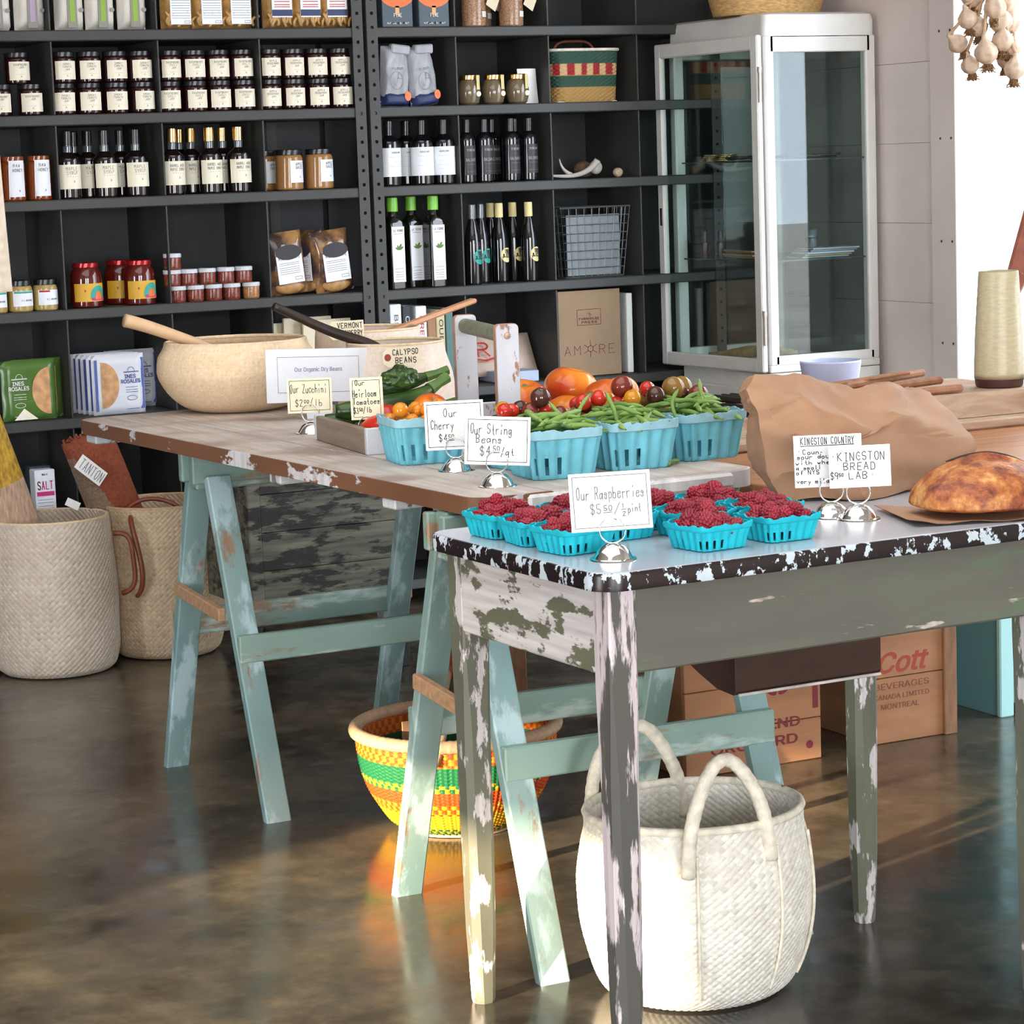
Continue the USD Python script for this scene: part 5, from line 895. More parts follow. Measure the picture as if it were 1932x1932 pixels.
PB = [(1.742, 3.472, .05, 'the turquoise box farthest back along the left table edge'), (1.748, 3.370, -.10, 'the turquoise box in the middle of the left table edge'), (1.750, 3.262, .10, 'the turquoise box at the front left behind the raspberry card'),
      (1.866, 3.338, .06, 'the turquoise box half hidden behind the raspberry card'), (1.921, 3.163, .10, 'the turquoise box nearest the front, right of the raspberry card'), (2.046, 3.170, .02, 'the turquoise box at the front right next to bare enamel'),
      (1.972, 3.288, .12, 'the turquoise box behind the nearest one'), (2.092, 3.284, .06, 'the turquoise box at the back right by the chrome holders'), (1.965, 3.402, .05, 'the turquoise box in the back row, left of the tall heap'), (2.072, 3.395, .10, 'the turquoise box in the back row with the tallest heap'), (1.858, 3.448, .03, 'the turquoise box at the back, left of the raspberry card')]
for k, (x, y, a, w_) in enumerate(PB):
    PINT.put(w_.replace('the turquoise', 'turquoise pulp berry') + ' on enamel table', 'half pint boxes of raspberries', loc=(x, y, Z1), rz=a + .02); raspberries(x, y, Z1, a, BXN[k], 9, .012 if k in (9, 4, 0) else 0)
QUART = Kind(lambda: berry_box('quart_box', .114, .142, .087, .017, 'pulp_pale', 'pulp_rim', 5, 3))
QB = [(2.072, 3.928, -.10, 'left quart box'), (2.236, 3.948, -.02, 'middle quart box'), (2.400, 3.985, .08, 'right quart box')]
def mk_bean(k):
    t = thing('string_bean', '-', 'string bean'); R = random.Random(k); L = (.085, .10, .075)[k]; b = (.012, -.010, .02)[k]
    P = curve([(-L / 2, 0, 0), (-L / 4, b * .7, .002), (0, b, .004), (L / 4, b * .6, .002), (L / 2, -b * .2, 0)], 14); r = np.array([.0008, .0024] + [.0042 + .0004 * (i % 3) for i in range(10)] + [.0022, .0004])
    obj('pod', tube(P, r, 7), 'bean_green', t, smooth=True); obj('stem_end', tube([P[0], P[0] + [-.006, .001, .001]], [.0016, .0008], 5), 'zucchini_stem', t); return t
BN = [Kind(lambda k=k: mk_bean(k)) for k in range(3)]
for x, y, a, w_ in QB:
    QUART.put(f'pale turquoise pulp {w_} of string beans at the near end of plank table', 'quart boxes of string beans', loc=(x, y, Z2), rz=a)
    for lay, cnt in enumerate((15, 15, 14)):
        for k, dx in enumerate(sorted(rnd.uniform(-1, 1) for _ in range(cnt))):
            q = .054 - .012 * lay; BN[rnd.randrange(3)].put(f'green string bean, {ORD[k]} from left in the {["bottom", "middle", "top"][lay]} layer of the {w_}', f'string beans in the {w_}', loc=(x + dx * q, y + rnd.uniform(-q, q), Z2 + .079 + .010 * lay + rnd.uniform(-.004, .006)), rz=rnd.uniform(0, 6.28), ry=rnd.uniform(-.22, .22), rx=rnd.uniform(-.4, .4), s=rnd.uniform(.85, 1.1))
for x, y, dz, a, b in ((2.135, 3.935, .102, .3, -1.15), (2.175, 3.905, .105, 2.6, -1.25), (2.405, 3.97, .108, 1.9, -1.2), (2.33, 3.94, .100, 1.0, -.9), (2.085, 3.93, .10, 2.2, -.8)): BN[0].put(f'green string bean standing up out of a quart box, {ORD[[2.085, 2.135, 2.175, 2.33, 2.405].index(x)]} from left', 'upright string beans', loc=(x + .012, y + .01, Z2 + dz + .004), rz=a, ry=b, s=.8)
single('fallen_bean', xf(tube(curve([(-.03, 0, 0), (0, .006, .002), (.03, 0, 0)], 12), np.r_[.001, np.full(10, .0045), .001], 7), mat4((2.305, 3.905, Z2 + .005), .7)), 'bean_green', 'single string bean fallen between the middle and right quart boxes', 'string bean', smooth=True)
# cherry tomatoes
def mk_cherry(m, r, e=1.):
    t = thing('cherry_tomato', '-', 'cherry tomato'); v, f = ell(r, r, r * e, 3); v = v.copy(); q = np.exp(-((v[:, 0] ** 2 + v[:, 1] ** 2) / (r * .25) ** 2)) * (v[:, 2] > 0); v[:, 2] -= q * r * .10; obj('fruit', (v, f), m, t, smooth=True); obj('stem_scar', mv(lathe([(r * .10, -.0004), (r * .07, .0006), (0, .0008)], 8), 0, 0, r * e * .93), 'calyx', t); return t
CT = {m: Kind(lambda m=m: mk_cherry(m, {'tom_orange': .0125, 'tom_brown': .0175, 'tom_dark': .0165, 'tom_olive': .0185, 'tom_red': .0135, 'tom_amber': .0145}[m], 1.08 if m in ('tom_olive', 'tom_brown') else 1.)) for m in ('tom_orange', 'tom_brown', 'tom_dark', 'tom_olive', 'tom_red', 'tom_amber')}
CN = dict(tom_orange='orange', tom_brown='reddish brown', tom_dark='dark purple', tom_olive='olive brown', tom_red='red', tom_amber='amber')
CH = []
def cherry(m, x, y, z, where, s=1.): CH.append((m, where, x, y, z, s))
def cherries():
    for key in sorted({(c[0], c[1]) for c in CH}):
        g = sorted([c for c in CH if c[:2] == key], key=lambda c: c[2])
        for k, (m, where, x, y, z, s) in enumerate(g): CT[m].put(f'{CN[m]} cherry tomato, {ORD[min(k, 20)]} from the left in {where}' if len(g) > 1 else f'only {CN[m]} cherry tomato in {where}', f'{CN[m]} cherry tomatoes in {where}', loc=(x, y, z), rz=rnd.uniform(0, 6), rx=rnd.uniform(-.9, .9), ry=rnd.uniform(-.9, .9), s=s)
QUART.put('pale turquoise quart box of orange cherry tomatoes beside the cherry tomato card', loc=(1.992, 4.295, Z2), rz=-.16)
for dx, dy, dz in ((-.035, -.035, .082), (-.008, -.040, .080), (.022, -.036, .083), (.045, -.03, .08), (-.04, -.005, .08), (-.012, -.010, .096), (.018, -.008, .094), (.042, .0, .086), (-.03, .025, .084), (0, .025, .096), (.03, .028, .09), (-.045, .045, .078), (.0, .05, .08), (.045, .05, .08), (-.048, -.012, .100), (-.005, -.034, .099), (.024, -.022, .104)): cherry('tom_orange', 1.992 + dx, 4.295 + dy, Z2 + dz, 'the leftmost quart box', rnd.uniform(.95, 1.2))
for k, (x, y, a) in enumerate(((2.10, 4.085, .05), (2.25, 4.09, -.04), (2.40, 4.11, .06))): QUART.put('pale turquoise quart box of mixed cherry tomatoes behind the beans, ' + ['left', 'middle', 'right'][k] + ' one', 'quart boxes of mixed cherry tomatoes', loc=(x, y, Z2), rz=a)
MIX = ['tom_red', 'tom_amber', 'tom_brown', 'tom_dark', 'tom_red', 'tom_amber', 'tom_olive']; R = random.Random(9)
for k, (bx_, by_) in enumerate(((2.10, 4.085), (2.25, 4.09), (2.40, 4.11))):
    w_ = 'the ' + ['left', 'middle', 'right'][k] + ' mixed box'
    for i in range(4):
        for j in range(4): cherry(MIX[(i * 3 + j * 5 + k) % 7], bx_ + (i - 1.5) * .031 + R.uniform(-.004, .004), by_ + (j - 1.5) * .031, Z2 + .080 + R.uniform(-.004, .004), w_)
    for i in range(3):
        for j in range(2): cherry(MIX[(i * 2 + j + k * 3) % 7], bx_ + (i - 1) * .034 + R.uniform(-.004, .004), by_ + (j - .6) * .034, Z2 + .102 + R.uniform(-.003, .004), w_)
for m, x, y, z in (('tom_dark', 2.115, 4.05, .126), ('tom_red', 2.045, 4.055, .106), ('tom_brown', 2.295, 4.07, .132), ('tom_red', 2.355, 4.08, .122), ('tom_dark', 2.352, 4.045, .112), ('tom_olive', 2.402, 4.065, .122), ('tom_olive', 2.44, 4.10, .118), ('tom_brown', 2.452, 4.06, .104), ('tom_amber', 2.30, 4.04, .112), ('tom_red', 2.20, 4.045, .112), ('tom_red', 2.235, 4.05, .116)): cherry(m, x, y, Z2 + z, 'the top heap', 1.12)

cherries()

# ------------------------------------------------------------------ wooden tote with zucchini and heirloom tomatoes
TT = thing('wooden_tote', 'flaking white wooden tote with two uprights and a green handle rod', 'tote', (1.947, 4.452, Z2), -.10)
TW, TD = .62, .345
obj('tray_side', bx(0, TW, 0, .014, 0, .052, .002), 'tote_white', TT); obj('tray_side', bx(0, TW, TD - .014, TD, 0, .052, .002), 'tote_white', TT); obj('tray_end', bx(0, .014, .014, TD - .014, 0, .050, .002), 'tote_raw', TT); obj('tray_end', bx(TW - .014, TW, .014, TD - .014, 0, .050, .002), 'tote_raw', TT); obj('tray_floor', bx(.014, TW - .014, .014, TD - .014, .0005, .008, .001), 'tote_raw', TT)
for y, ux in ((-.012, .291), (TD - .003, .336)):
    u = obj('upright', mv(to_front(prism(sg.Polygon([(x + ux, z + .118) for x, z in rrect(.046, .236, .009, 5)]), .016)), 0, y + .014, 0), 'tote_white', TT)
    obj('worn_edge', mv(to_front(prism(sg.Polygon([(x + ux, z + .118) for x, z in rrect(.0485, .2385, .010, 5)]), .012)), 0, y + .012, 0), 'tote_edge', u)
    obj('screw', join(xf(lathe([(0, 0), (.0075, 0), (.006, .0025), (0, .003)], 16), mat4((ux, y - .0018, .214), 0, PI / 2)), mv(bx(-.006, .006, -.0052, -.004, -.0008, .0008, .0002), ux, y, .214)), 'screw', u)
obj('handle_rod', tube([(.291, -.004, .214), (.336, TD + .004, .214)], .0155, 14), 'tote_rod', TT)
def zuc(P, r, label):
    t = thing('zucchini', label, 'zucchini'); c_ = curve(P, 22); L = np.linspace(0, 1, 22); rr = r * np.clip(np.sin(PI * (L * .86 + .07)) ** .45, .1, 1) * (1 - .25 * L); obj('body', tube(c_, rr, 12), 'zucchini_skin', t, smooth=True); d = c_[-1] - c_[-2]; d /= np.linalg.norm(d); obj('stem', tube([c_[-1] - d * .006, c_[-1] + d * .02, c_[-1] + d * .045], [r * .55, r * .42, r * .5], 8), 'zucchini_stem', t); return t
zuc([(1.99, 4.70, .845), (2.06, 4.685, .846), (2.13, 4.68, .855), (2.20, 4.69, .878)], .026, 'large dark green zucchini on top with its stem rising by the upright')
zuc([(1.99, 4.76, .822), (2.07, 4.75, .815), (2.16, 4.76, .82), (2.24, 4.76, .83)], .026, 'dark green zucchini lying behind the large one')
zuc([(2.00, 4.63, .815), (2.08, 4.625, .812), (2.16, 4.62, .82), (2.22, 4.62, .83)], .022, 'dark green zucchini lying low in front in the tote')
zuc([(2.10, 4.76, .87), (2.14, 4.745, .882), (2.18, 4.73, .892), (2.21, 4.725, .899)], .020, 'short green zucchini lying across the top of the heap')
v, f = ell(.040, .026, .024, 4); v = np.array(v); v = v * (1 + .9 * (meshkit.fbm(v * 45 + 3, 3, 2) - .5))[:, None]; single('curled_leaf', mv((v, f), 2.128, 4.685, .905), 'zucchini_skin', 'crumpled green zucchini leaf curling above the heap', 'leaf', smooth=True)
def roma(loc, r, m, label, cat='tomato', ax=(1, 1, 1), rz=0., rx=0., ribs=0.):
    t = thing('tomato', label, cat, loc, rz, rx=rx); v, f = ell(r * ax[0], r * ax[1], r * ax[2], 4); a = np.arctan2(v[:, 1], v[:, 0]); v = v.copy(); v[:, :2] *= (1 + ribs * np.abs(np.sin(a * 3.5)))[:, None]; q = np.exp(-((v[:, 0] ** 2 + v[:, 1] ** 2) / (r * .3) ** 2)) * (v[:, 2] > 0); v[:, 2] -= q * r * .22; obj('fruit', (v, f), m, t, smooth=True); obj('stem_scar', mv(lathe([(r * .12, -.001), (r * .08, .001), (0, .0015)], 10), 0, 0, r * ax[2] * .80), 'calyx', t)
roma((2.000, 4.505, .822), .030, 'tom_red', 'long red tomato lying at the front of the tote', ax=(1, 1, 1.5), rz=.5, rx=1.5); roma((2.055, 4.60, .832), .032, 'tom_red', 'round red tomato behind the orange cherry tomatoes'); roma((2.135, 4.56, .845), .038, 'heirloom', 'peach coloured heirloom tomato left of the front upright', ax=(1, 1, .9), rx=.5, ribs=.03)
roma((2.335, 4.545, .850), .052, 'heirloom', 'large orange heirloom tomato just right of the front upright', ax=(1.05, 1, .85), rx=.3, ribs=.04); roma((2.395, 4.46, .826), .045, 'heirloom', 'orange red heirloom tomato lying low in front', ax=(1.1, 1, .8), rz=2, rx=.5, ribs=.04); roma((2.475, 4.60, .862), .056, 'heirloom', 'largest orange heirloom tomato at the top of the tote', ax=(1.05, 1, .82), rz=1, rx=.25, ribs=.04); roma((2.500, 4.50, .842), .050, 'heirloom', 'orange heirloom tomato in front of the largest one', ax=(1.05, 1, .85), rz=3, rx=.6, ribs=.04); roma((2.560, 4.56, .846), .046, 'heirloom', 'orange heirloom tomato at the right end of the tote', ax=(1, 1, .85), rz=4, rx=.4, ribs=.04)

# ------------------------------------------------------------------ woven baskets
def weave_tone(n, m, ku, kv, seed):
    """height and tone of a diagonal plait on an n by m grid: ku cells around, kv cells up"""
    u = np.arange(n)[None] / n * ku; v = np.linspace(0, kv, m)[:, None]; a, b = u + v, u - v
    i, j = np.floor(a), np.floor(b); fa, fb = a - i, b - j; over = (((i + j) % 2) == 0)
    hgt = np.where(over, np.sin(PI * fa) ** .6 * (.55 + .45 * np.sin(PI * fb)), np.sin(PI * fb) ** .6 * (.55 + .45 * np.sin(PI * fa)))
    i2, j2 = np.mod(i, ku), np.mod(j, ku); hs = np.sin((i2 * 12.9898 + j2 * 78.233 + seed) * 1.0) * 43758.5453; t = hs - np.floor(hs)
    return hgt, .18 + .30 * t + .22 * hgt * 0 + .14 * over
def woven_basket(parent, prof, n, ku, kv, amp, m, rim_m, rx=1., ry=1., thick=.006, rim_r=.006, name='wall', seed=0, inside=True, squash=None):
    """prof: radius as a function of height, list of (r, z) from the bottom edge to the rim"""
    prof = np.asarray(prof, float); L = np.r_[0, np.cumsum(np.linalg.norm(np.diff(prof, axis=0), axis=1))]; M = max(12, int(n * L[-1] / (2 * PI * prof[:, 0].max())))
    from scipy.interpolate import PchipInterpolator as PI_
    s = np.linspace(0, L[-1], M); rr, zz = PI_(L, prof[:, 0])(s), PI_(L, prof[:, 1])(s)
    a = np.linspace(0, 2 * PI, n, endpoint=False); h, tone = weave_tone(n, M, ku, kv, seed); ex = np.ones(n) if squash is None else squash(a)
    wob = 1 + .012 * (meshkit.fbm(np.stack([np.cos(a)[None] * 2 + 0 * s[:, None], np.sin(a)[None] * 2 + 0 * s[:, None], s[:, None] * 8 + 0 * a[None]], -1), 2, seed) - .5)
    Ro = (rr[:, None] + amp * h) * ex[None] * wob; Po = np.stack([Ro * np.cos(a) * rx, Ro * np.sin(a) * ry, zz[:, None] + 0 * a[None]], -1)
    h2, tone2 = weave_tone(n, M, ku, kv, seed + 5); Ri = (rr[:, None] - thick - amp * h2) * ex[None] * wob; Pi = np.stack([Ri * np.cos(a) * rx, Ri * np.sin(a) * ry, zz[:, None] + .002 + 0 * a[None]], -1)
    vo, fo = grid(Po, True); vi, fi = grid(Pi, True); v, f = join((vo, fo), (vi, fi[:, ::-1]))
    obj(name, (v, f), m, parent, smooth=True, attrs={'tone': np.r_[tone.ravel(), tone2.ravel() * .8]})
    q = int(max(1, n // 90)); ring = Po[-1][::q].copy(); c_ = Pi[-1][::q]; mid = (ring + c_) / 2; mid[:, 2] = zz[-1]
    v, f = tube(np.vstack([mid, mid[:2]]), rim_r, 8, False); obj('rim', (v, f), rim_m, parent, smooth=True)
    base = mid * 0; r0 = prof[0, 0]
    obj('base', loft([[(x * rx * r0 * k, y * ry * r0 * k, z) for x, y in ((math.cos(t), math.sin(t)) for t in np.linspace(0, 2 * PI, 40, endpoint=False))] for k, z in ((.86, .0005), (.97, .003), (1.0, prof[0, 1] + .002), (.97, prof[0, 1] + .008))]), rim_m, parent)
# white basket in the sun under the table
t = thing('tall_straw_basket', 'pale woven straw basket with two handles standing in sunlight under the enamel table', 'basket', (2.034, 3.415, 0), .0)
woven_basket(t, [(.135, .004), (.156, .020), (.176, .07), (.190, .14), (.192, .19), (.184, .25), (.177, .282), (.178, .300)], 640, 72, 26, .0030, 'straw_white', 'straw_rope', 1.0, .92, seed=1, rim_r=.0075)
def rope(P, r=.0085, n=60):
    c_ = curve(P, n); k = np.arange(n); return tube(c_, r * (1 + .12 * np.abs(np.sin(k * 1.15))), 10)
obj('handle', rope([(-.105, -.156, .235), (-.103, -.160, .29), (-.080, -.158, .365), (-.035, -.152, .41), (.010, -.155, .37), (.033, -.164, .30), (.038, -.167, .245)], .0105), 'straw_rope', t, smooth=True)
obj('handle', rope([(-.105, .155, .245), (-.100, .155, .30), (-.065, .152, .385), (-.012, .15, .405), (.042, .150, .35), (.070, .152, .28), (.075, .152, .24)], .0105), 'straw_rope', t, smooth=True)
for b in (-2.05, -1.30, -.72): obj('seam', rope([(rr_ * math.cos(b), rr_ * .92 * math.sin(b), zz_) for rr_, zz_ in ((.188, .265), (.1955, .20), (.196, .14), (.182, .07), (.165, .03))], .0026, 70), 'straw_rope', t, smooth=True)
# the two big baskets by the shelves
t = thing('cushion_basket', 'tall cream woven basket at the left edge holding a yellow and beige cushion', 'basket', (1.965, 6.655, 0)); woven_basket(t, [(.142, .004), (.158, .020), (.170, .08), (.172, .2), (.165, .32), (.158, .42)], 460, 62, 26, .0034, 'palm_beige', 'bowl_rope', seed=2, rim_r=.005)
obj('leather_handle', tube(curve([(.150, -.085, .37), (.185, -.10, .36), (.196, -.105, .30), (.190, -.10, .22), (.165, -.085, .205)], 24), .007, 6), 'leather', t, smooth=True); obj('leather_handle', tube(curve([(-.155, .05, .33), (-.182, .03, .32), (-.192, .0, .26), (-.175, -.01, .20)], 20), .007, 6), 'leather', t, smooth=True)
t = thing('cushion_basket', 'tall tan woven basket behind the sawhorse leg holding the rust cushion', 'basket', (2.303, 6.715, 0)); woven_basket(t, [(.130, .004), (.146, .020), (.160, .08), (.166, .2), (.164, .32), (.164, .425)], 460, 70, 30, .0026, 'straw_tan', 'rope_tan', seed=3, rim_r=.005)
obj('leather_handle', tube(curve([(-.125, -.11, .405), (-.135, -.15, .38), (-.125, -.165, .31), (-.120, -.16, .22), (-.125, -.13, .19)], 24), .007, 6), 'leather', t, smooth=True); obj('leather_loop', tube(curve([(-.13, -.06, .40), (-.09, -.09, .445), (-.02, -.11, .44), (.02, -.135, .41)], 20), .006, 6), 'leather', t, smooth=True)
def cushion(name, label, loc, w, h, d, m1, m2, split, rz=0, ry=0, rx=0):
    t = thing(name, label, 'cushion', loc, rz, rx=rx, ry=ry); v, f = pillow(w, h, d, 30, 3.2, .15, 4); c_ = v[f].mean(1); top = split(c_); half = lambda k: (lambda u, inv: (v[u], inv.reshape(-1, 3)))(*np.unique(f[k], return_inverse=True)); obj('cover', half(top), m1, t, smooth=True); obj('lower_cover', half(~top), m2, t, smooth=True)
    R = random.Random(5); obj('fringe', join(*[tube([(x, R.uniform(-.006, .006), h - .004), (x + R.uniform(-.006, .006), R.uniform(-.01, .01), h + R.uniform(.0, .010))], .0035, 4) for x in np.linspace(-w / 2 + .01, w / 2 - .01, 34)]), m1, t, kind='stuff'); return t
cushion('cushion', 'rust and brown knitted cushion leaning in the right woven basket', (2.262, 6.745, .17), .150, .485, .09, 'knit_rust', 'knit_brown', lambda c_: (c_[:, 0] > -.060 + (.44 - c_[:, 2]) * .28) | (c_[:, 2] > .44), rz=.05, ry=-.33)
t = thing('handwritten_tag', 'white paper tag with handwriting pinned on the rust cushion', 'tag', (2.095, 6.672, .535), .10); M = mat4((0, 0, 0), 0, -.10, 0) @ mat4((0, 0, 0), 0, 0, .72); c_ = obj('paper', xf(bx(-.045, .045, -.0008, .0008, -.022, .022, .0003), M), 'white_paper', t); obj('lettering', xf(flat(ribbon(strokes('TANTON', -.036, .040, -.014, .028), .0022), -.001), M), 'ink_soft', c_, smooth=False)
cushion('cushion', 'shaggy yellow and beige knitted cushion leaning in the left woven basket', (1.895, 6.665, .16), .24, .54, .11, 'knit_yellow', 'knit_beige', lambda c_: c_[:, 2] > .36, ry=-.30)
single('paper_tag', xf(bx(-.02, .02, -.0006, .0006, -.01, .012, .0002), mat4((2.025, 6.63, .452), 0, 0, .5)), 'white_paper', 'corner of white paper tag beside the beige cushion', 'tag')
# straw bowl and cotton baskets on the plank table
t = thing('straw_bowl', 'large rounded straw basket with pale wooden spoon on the far end of plank table', 'basket', (2.105, 5.545, Z2)); woven_basket(t, [(.105, .004), (.130, .016), (.168, .055), (.184, .095), (.181, .125), (.168, .148), (.164, .160)], 360, 110, 24,   .0016, 'bowl_straw', 'bowl_rope', 1.0, .98, seed=4, rim_r=.0045)
single('red_bean_pouch', bx(2.10, 2.14, 5.51, 5.54, .86, .90), 'ink_red', 'small red pouch showing inside the straw bowl', 'pouch')
single('dry_bean_heap', mv(ell(.135, .13, .03, 3), 2.105, 5.545, .855), 'beans_in_jar', 'heap of dry beans filling the straw bowl', 'beans', kind='stuff', smooth=True)
def spoon(label, P, m, r0, r1, bowl):
    t = thing('wooden_spoon', label, 'spoon'); c_ = curve(P, 24); k = np.linspace(0, 1, 24); rr = r0 + (r1 - r0) * k; v, f = tube(c_, rr, 12); obj('handle', (v, f), m, t, smooth=True)
    d = c_[-1] - c_[-2]; d /= np.linalg.norm(d); e = ell(bowl, bowl * .62, bowl * .25, 3); yaw, pit = math.atan2(d[1], d[0]), -math.asin(d[2]); obj('bowl', xf(e, mat4(c_[-1] + d * bowl * .8, yaw, 0, pit)), m, t, smooth=True); return t
spoon('pale wooden spoon with rounded handle sticking out left of the straw bowl', [(1.842, 5.55, 1.003), (1.90, 5.55, .984), (1.98, 5.545, .952), (2.04, 5.54, .925), (2.07, 5.535, .905)], 'spoon_pale', .0155, .012, .035)
def cotton(label, loc, r0, r1, h, seed):
    t = thing('bean_basket', label, 'basket', loc); woven_basket(t, [(r0 * .9, .004), (r0, .014), ((r0 + r1) / 2 * 1.04, h * .5), (r1, h * .9), (r1 * .985, h)], 220, 120, 24, .0006, 'cotton_cream', 'bowl_rope', seed=seed, rim_r=.0035, thick=.004); obj('beans', mv(ell(r1 * .88, r1 * .88, .02, 3), 0, 0, h * .55), 'beans_in_jar', t, smooth=True, kind='stuff'); return t
cotton('beige round basket with a calypso bean tag and black spoon', (2.385, 5.270, Z2), .135, .112, .152, 6); cotton('beige round basket at the back holding the pinkish spoon', (2.435, 5.535, Z2), .120, .125, .168, 7)
spoon('black wooden spoon with long handle lying across the bean baskets', [(2.107, 5.30, 1.028), (2.19, 5.30, .988), (2.27, 5.29, .952), (2.33, 5.28, .928), (2.36, 5.27, .905)], 'spoon_dark', .0095, .0135, .036)
t = thing('wooden_spatula', 'flat pinkish wooden spatula rising right from the back bean basket', 'spatula'); obj('handle', bar((2.49, 5.56, .932), (2.752, 5.60, .996), .028, .012, (0, 0, 1), .004), 'spoon_pink', t); obj('blade', bar((2.40, 5.545, .890), (2.50, 5.562, .935), .045, .010, (0, 0, 1), .004), 'spoon_pink', t)
def tag(label, loc, lines, yaw, tilt=0):
    t = thing('bean_tag', label, 'tag', loc, yaw); pg = sg.Polygon([(-.046, .010), (-.034, -.0), (.046, 0), (.046, .043), (-.034, .043), (-.046, .033)]); M = mat4((0, 0, 0), 0, tilt); c_ = obj('card', xf(to_front(prism(pg, .0012)), M), 'cream_paper', t); P = []
    for tx, a, b, z, c in lines: P += strokes(tx, a, b, z, c, random.Random(2))
    obj('lettering', xf(flat(ribbon(P, .0018), -.0015), M), 'ink', c_, smooth=False); obj('eyelet', xf(mv(to_front(prism(sg.Point(-.034, .022).buffer(.008, 12), .0006)), 0, -.0012, 0), M), 'leather_red', c_); return t
tag('cream tag reading calypso beans on the front beige basket', (2.345, 5.150, .886), [('CALYPSO', -.022, .042, .026, .012), ('BEANS', -.016, .036, .008, .012)], .03, -.05); tag('cream tag reading vermont cranberry, half hidden behind the black spoon', (2.330, 5.420, .935), [('VERMONT', -.022, .042, .026, .012), ('CRANBERRY', -.024, .042, .008, .012)], .03, -.05)
# colourful basket under the plank table
t = thing('striped_grass_basket', 'round grass basket striped orange, green and yellow under the plank table', 'basket', (2.165, 4.565, 0))
n, M_ = 420, 170; prof = np.array([(.105, .002), (.130, .012), (.160, .05), (.186, .10), (.198, .15), (.202, .20)]); L = np.r_[0, np.cumsum(np.linalg.norm(np.diff(prof, axis=0), axis=1))]
from scipy.interpolate import PchipInterpolator as _PC
s = np.linspace(0, L[-1], M_); rr, zz = _PC(L, prof[:, 0])(s), _PC(L, prof[:, 1])(s); a = np.linspace(0, 2 * PI, n, endpoint=False); nr = 120
ph = a[None] / (2 * PI) * nr; ridge = np.abs(np.sin(PI * ph)) ** .7 * .0030; tw = .0012 * np.sin(2 * PI * (s[:, None] / .0075) + 2 * PI * ph * .5)
R_o = rr[:, None] + ridge + tw * (ridge > .0012); P3 = lambda R_: np.stack([R_ * np.cos(a), R_ * np.sin(a), zz[:, None] + 0 * a[None]], -1)
rib = np.floor(ph).astype(int) + 0 * s[:, None].astype(int); row = np.floor(s[:, None] / .0125).astype(int) + 0 * a[None].astype(int); q = zz[:, None] / .2 + 0 * a[None]; C = np.zeros((M_, n, 3)); OR, GR, YE = (.52, .062, .008), (.006, .115, .040), (.62, .31, .010)
chk = ((rib + row) % 2 == 0)
C[:] = OR; C[q < .12] = GR; k = (q < .12) & chk; C[k] = YE; C[(q >= .12) & (q < .28)] = YE; k = (q >= .28) & (q < .40); C[k] = OR; C[k & chk] = YE; k = (q >= .54) & (q < .62); C[k] = GR; C[k & chk] = YE; C[(q >= .62) & (q < .80)] = GR; k = (q >= .80); C[k] = OR; C[k & chk & (q < .97)] = (.60, .22, .012)
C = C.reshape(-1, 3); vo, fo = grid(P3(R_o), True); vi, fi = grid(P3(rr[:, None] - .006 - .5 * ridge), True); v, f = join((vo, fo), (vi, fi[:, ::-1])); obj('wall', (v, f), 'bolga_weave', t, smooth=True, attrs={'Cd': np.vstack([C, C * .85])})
obj('rim', rope([(.204 * math.cos(b), .204 * math.sin(b), .204) for b in np.linspace(0, 2 * PI, 29)], .0125, 260), 'rope_tan', t, smooth=True); obj('base', mv(prism(sg.Point(0, 0).buffer(.122, 24), .012), 0, 0, .001), 'leather_red' if False else 'rope_tan', t)
obj('handle', rope([(-.13, -.165, .17), (-.10, -.15, .235), (-.07, -.10, .30), (-.02, -.03, .338), (.02, .03, .338), (.07, .10, .30), (.10, .15, .235), (.13, .165, .19)], .0095, 120), 'rope_tan', t, smooth=True); obj('handle', rope([(.02, -.212, .165), (.00, -.19, .23), (-.005, -.12, .29), (-.01, -.04, .335), (.01, .03, .338), (.03, .10, .29), (.03, .18, .22), (.03, .205, .19)], .0095, 120), 'rope_tan', t, smooth=True)
obj('leather_grip', tube(curve([(-.045, -.06, .322), (-.012, -.02, .344), (.02, .02, .344), (.05, .06, .322)], 18), .0185, 10), 'leather_red', t, smooth=True); obj('paper_lining', bx(-.10, -.02, .04, .045, .10, .215, .001), 'kraft', t)
# ------------------------------------------------------------------ loaf, papers and the kraft bag
t = thing('round_loaf', 'round crusty brown sourdough loaf on kraft paper at the right table edge', 'loaf', (2.432, 3.178, .7655), .2); s_ = trimesh.creation.icosphere(5); v = np.array(s_.vertices); z = v[:, 2]; v = np.where(z[:, None] > 0, v * [.118, .106, .066], v * [.118, .106, .014]); n_ = meshkit.fbm(v * 26, 4, 3) - .5; v = v * (1 + .09 * n_)[:, None]; ear = np.exp(-((v[:, 0] * .55 + v[:, 1] * .8 + .005) / .007) ** 2) * (v[:, 2] > .04); v[:, 2] += ear * .010 * np.clip(1 - np.abs(v[:, 0]) / .08, 0, 1); v[:, 2] += .016; obj('crust', (v, np.array(s_.faces)), 'crust', t, smooth=True); obj('charred_ear', tube(curve([(.055, -.045, .070), (.02, -.015, .086), (-.01, .005, .088), (-.045, .035, .078)], 16), np.r_[np.linspace(.001, .0045, 8), np.linspace(.0045, .001, 8)], 6), 'char', t, smooth=True)
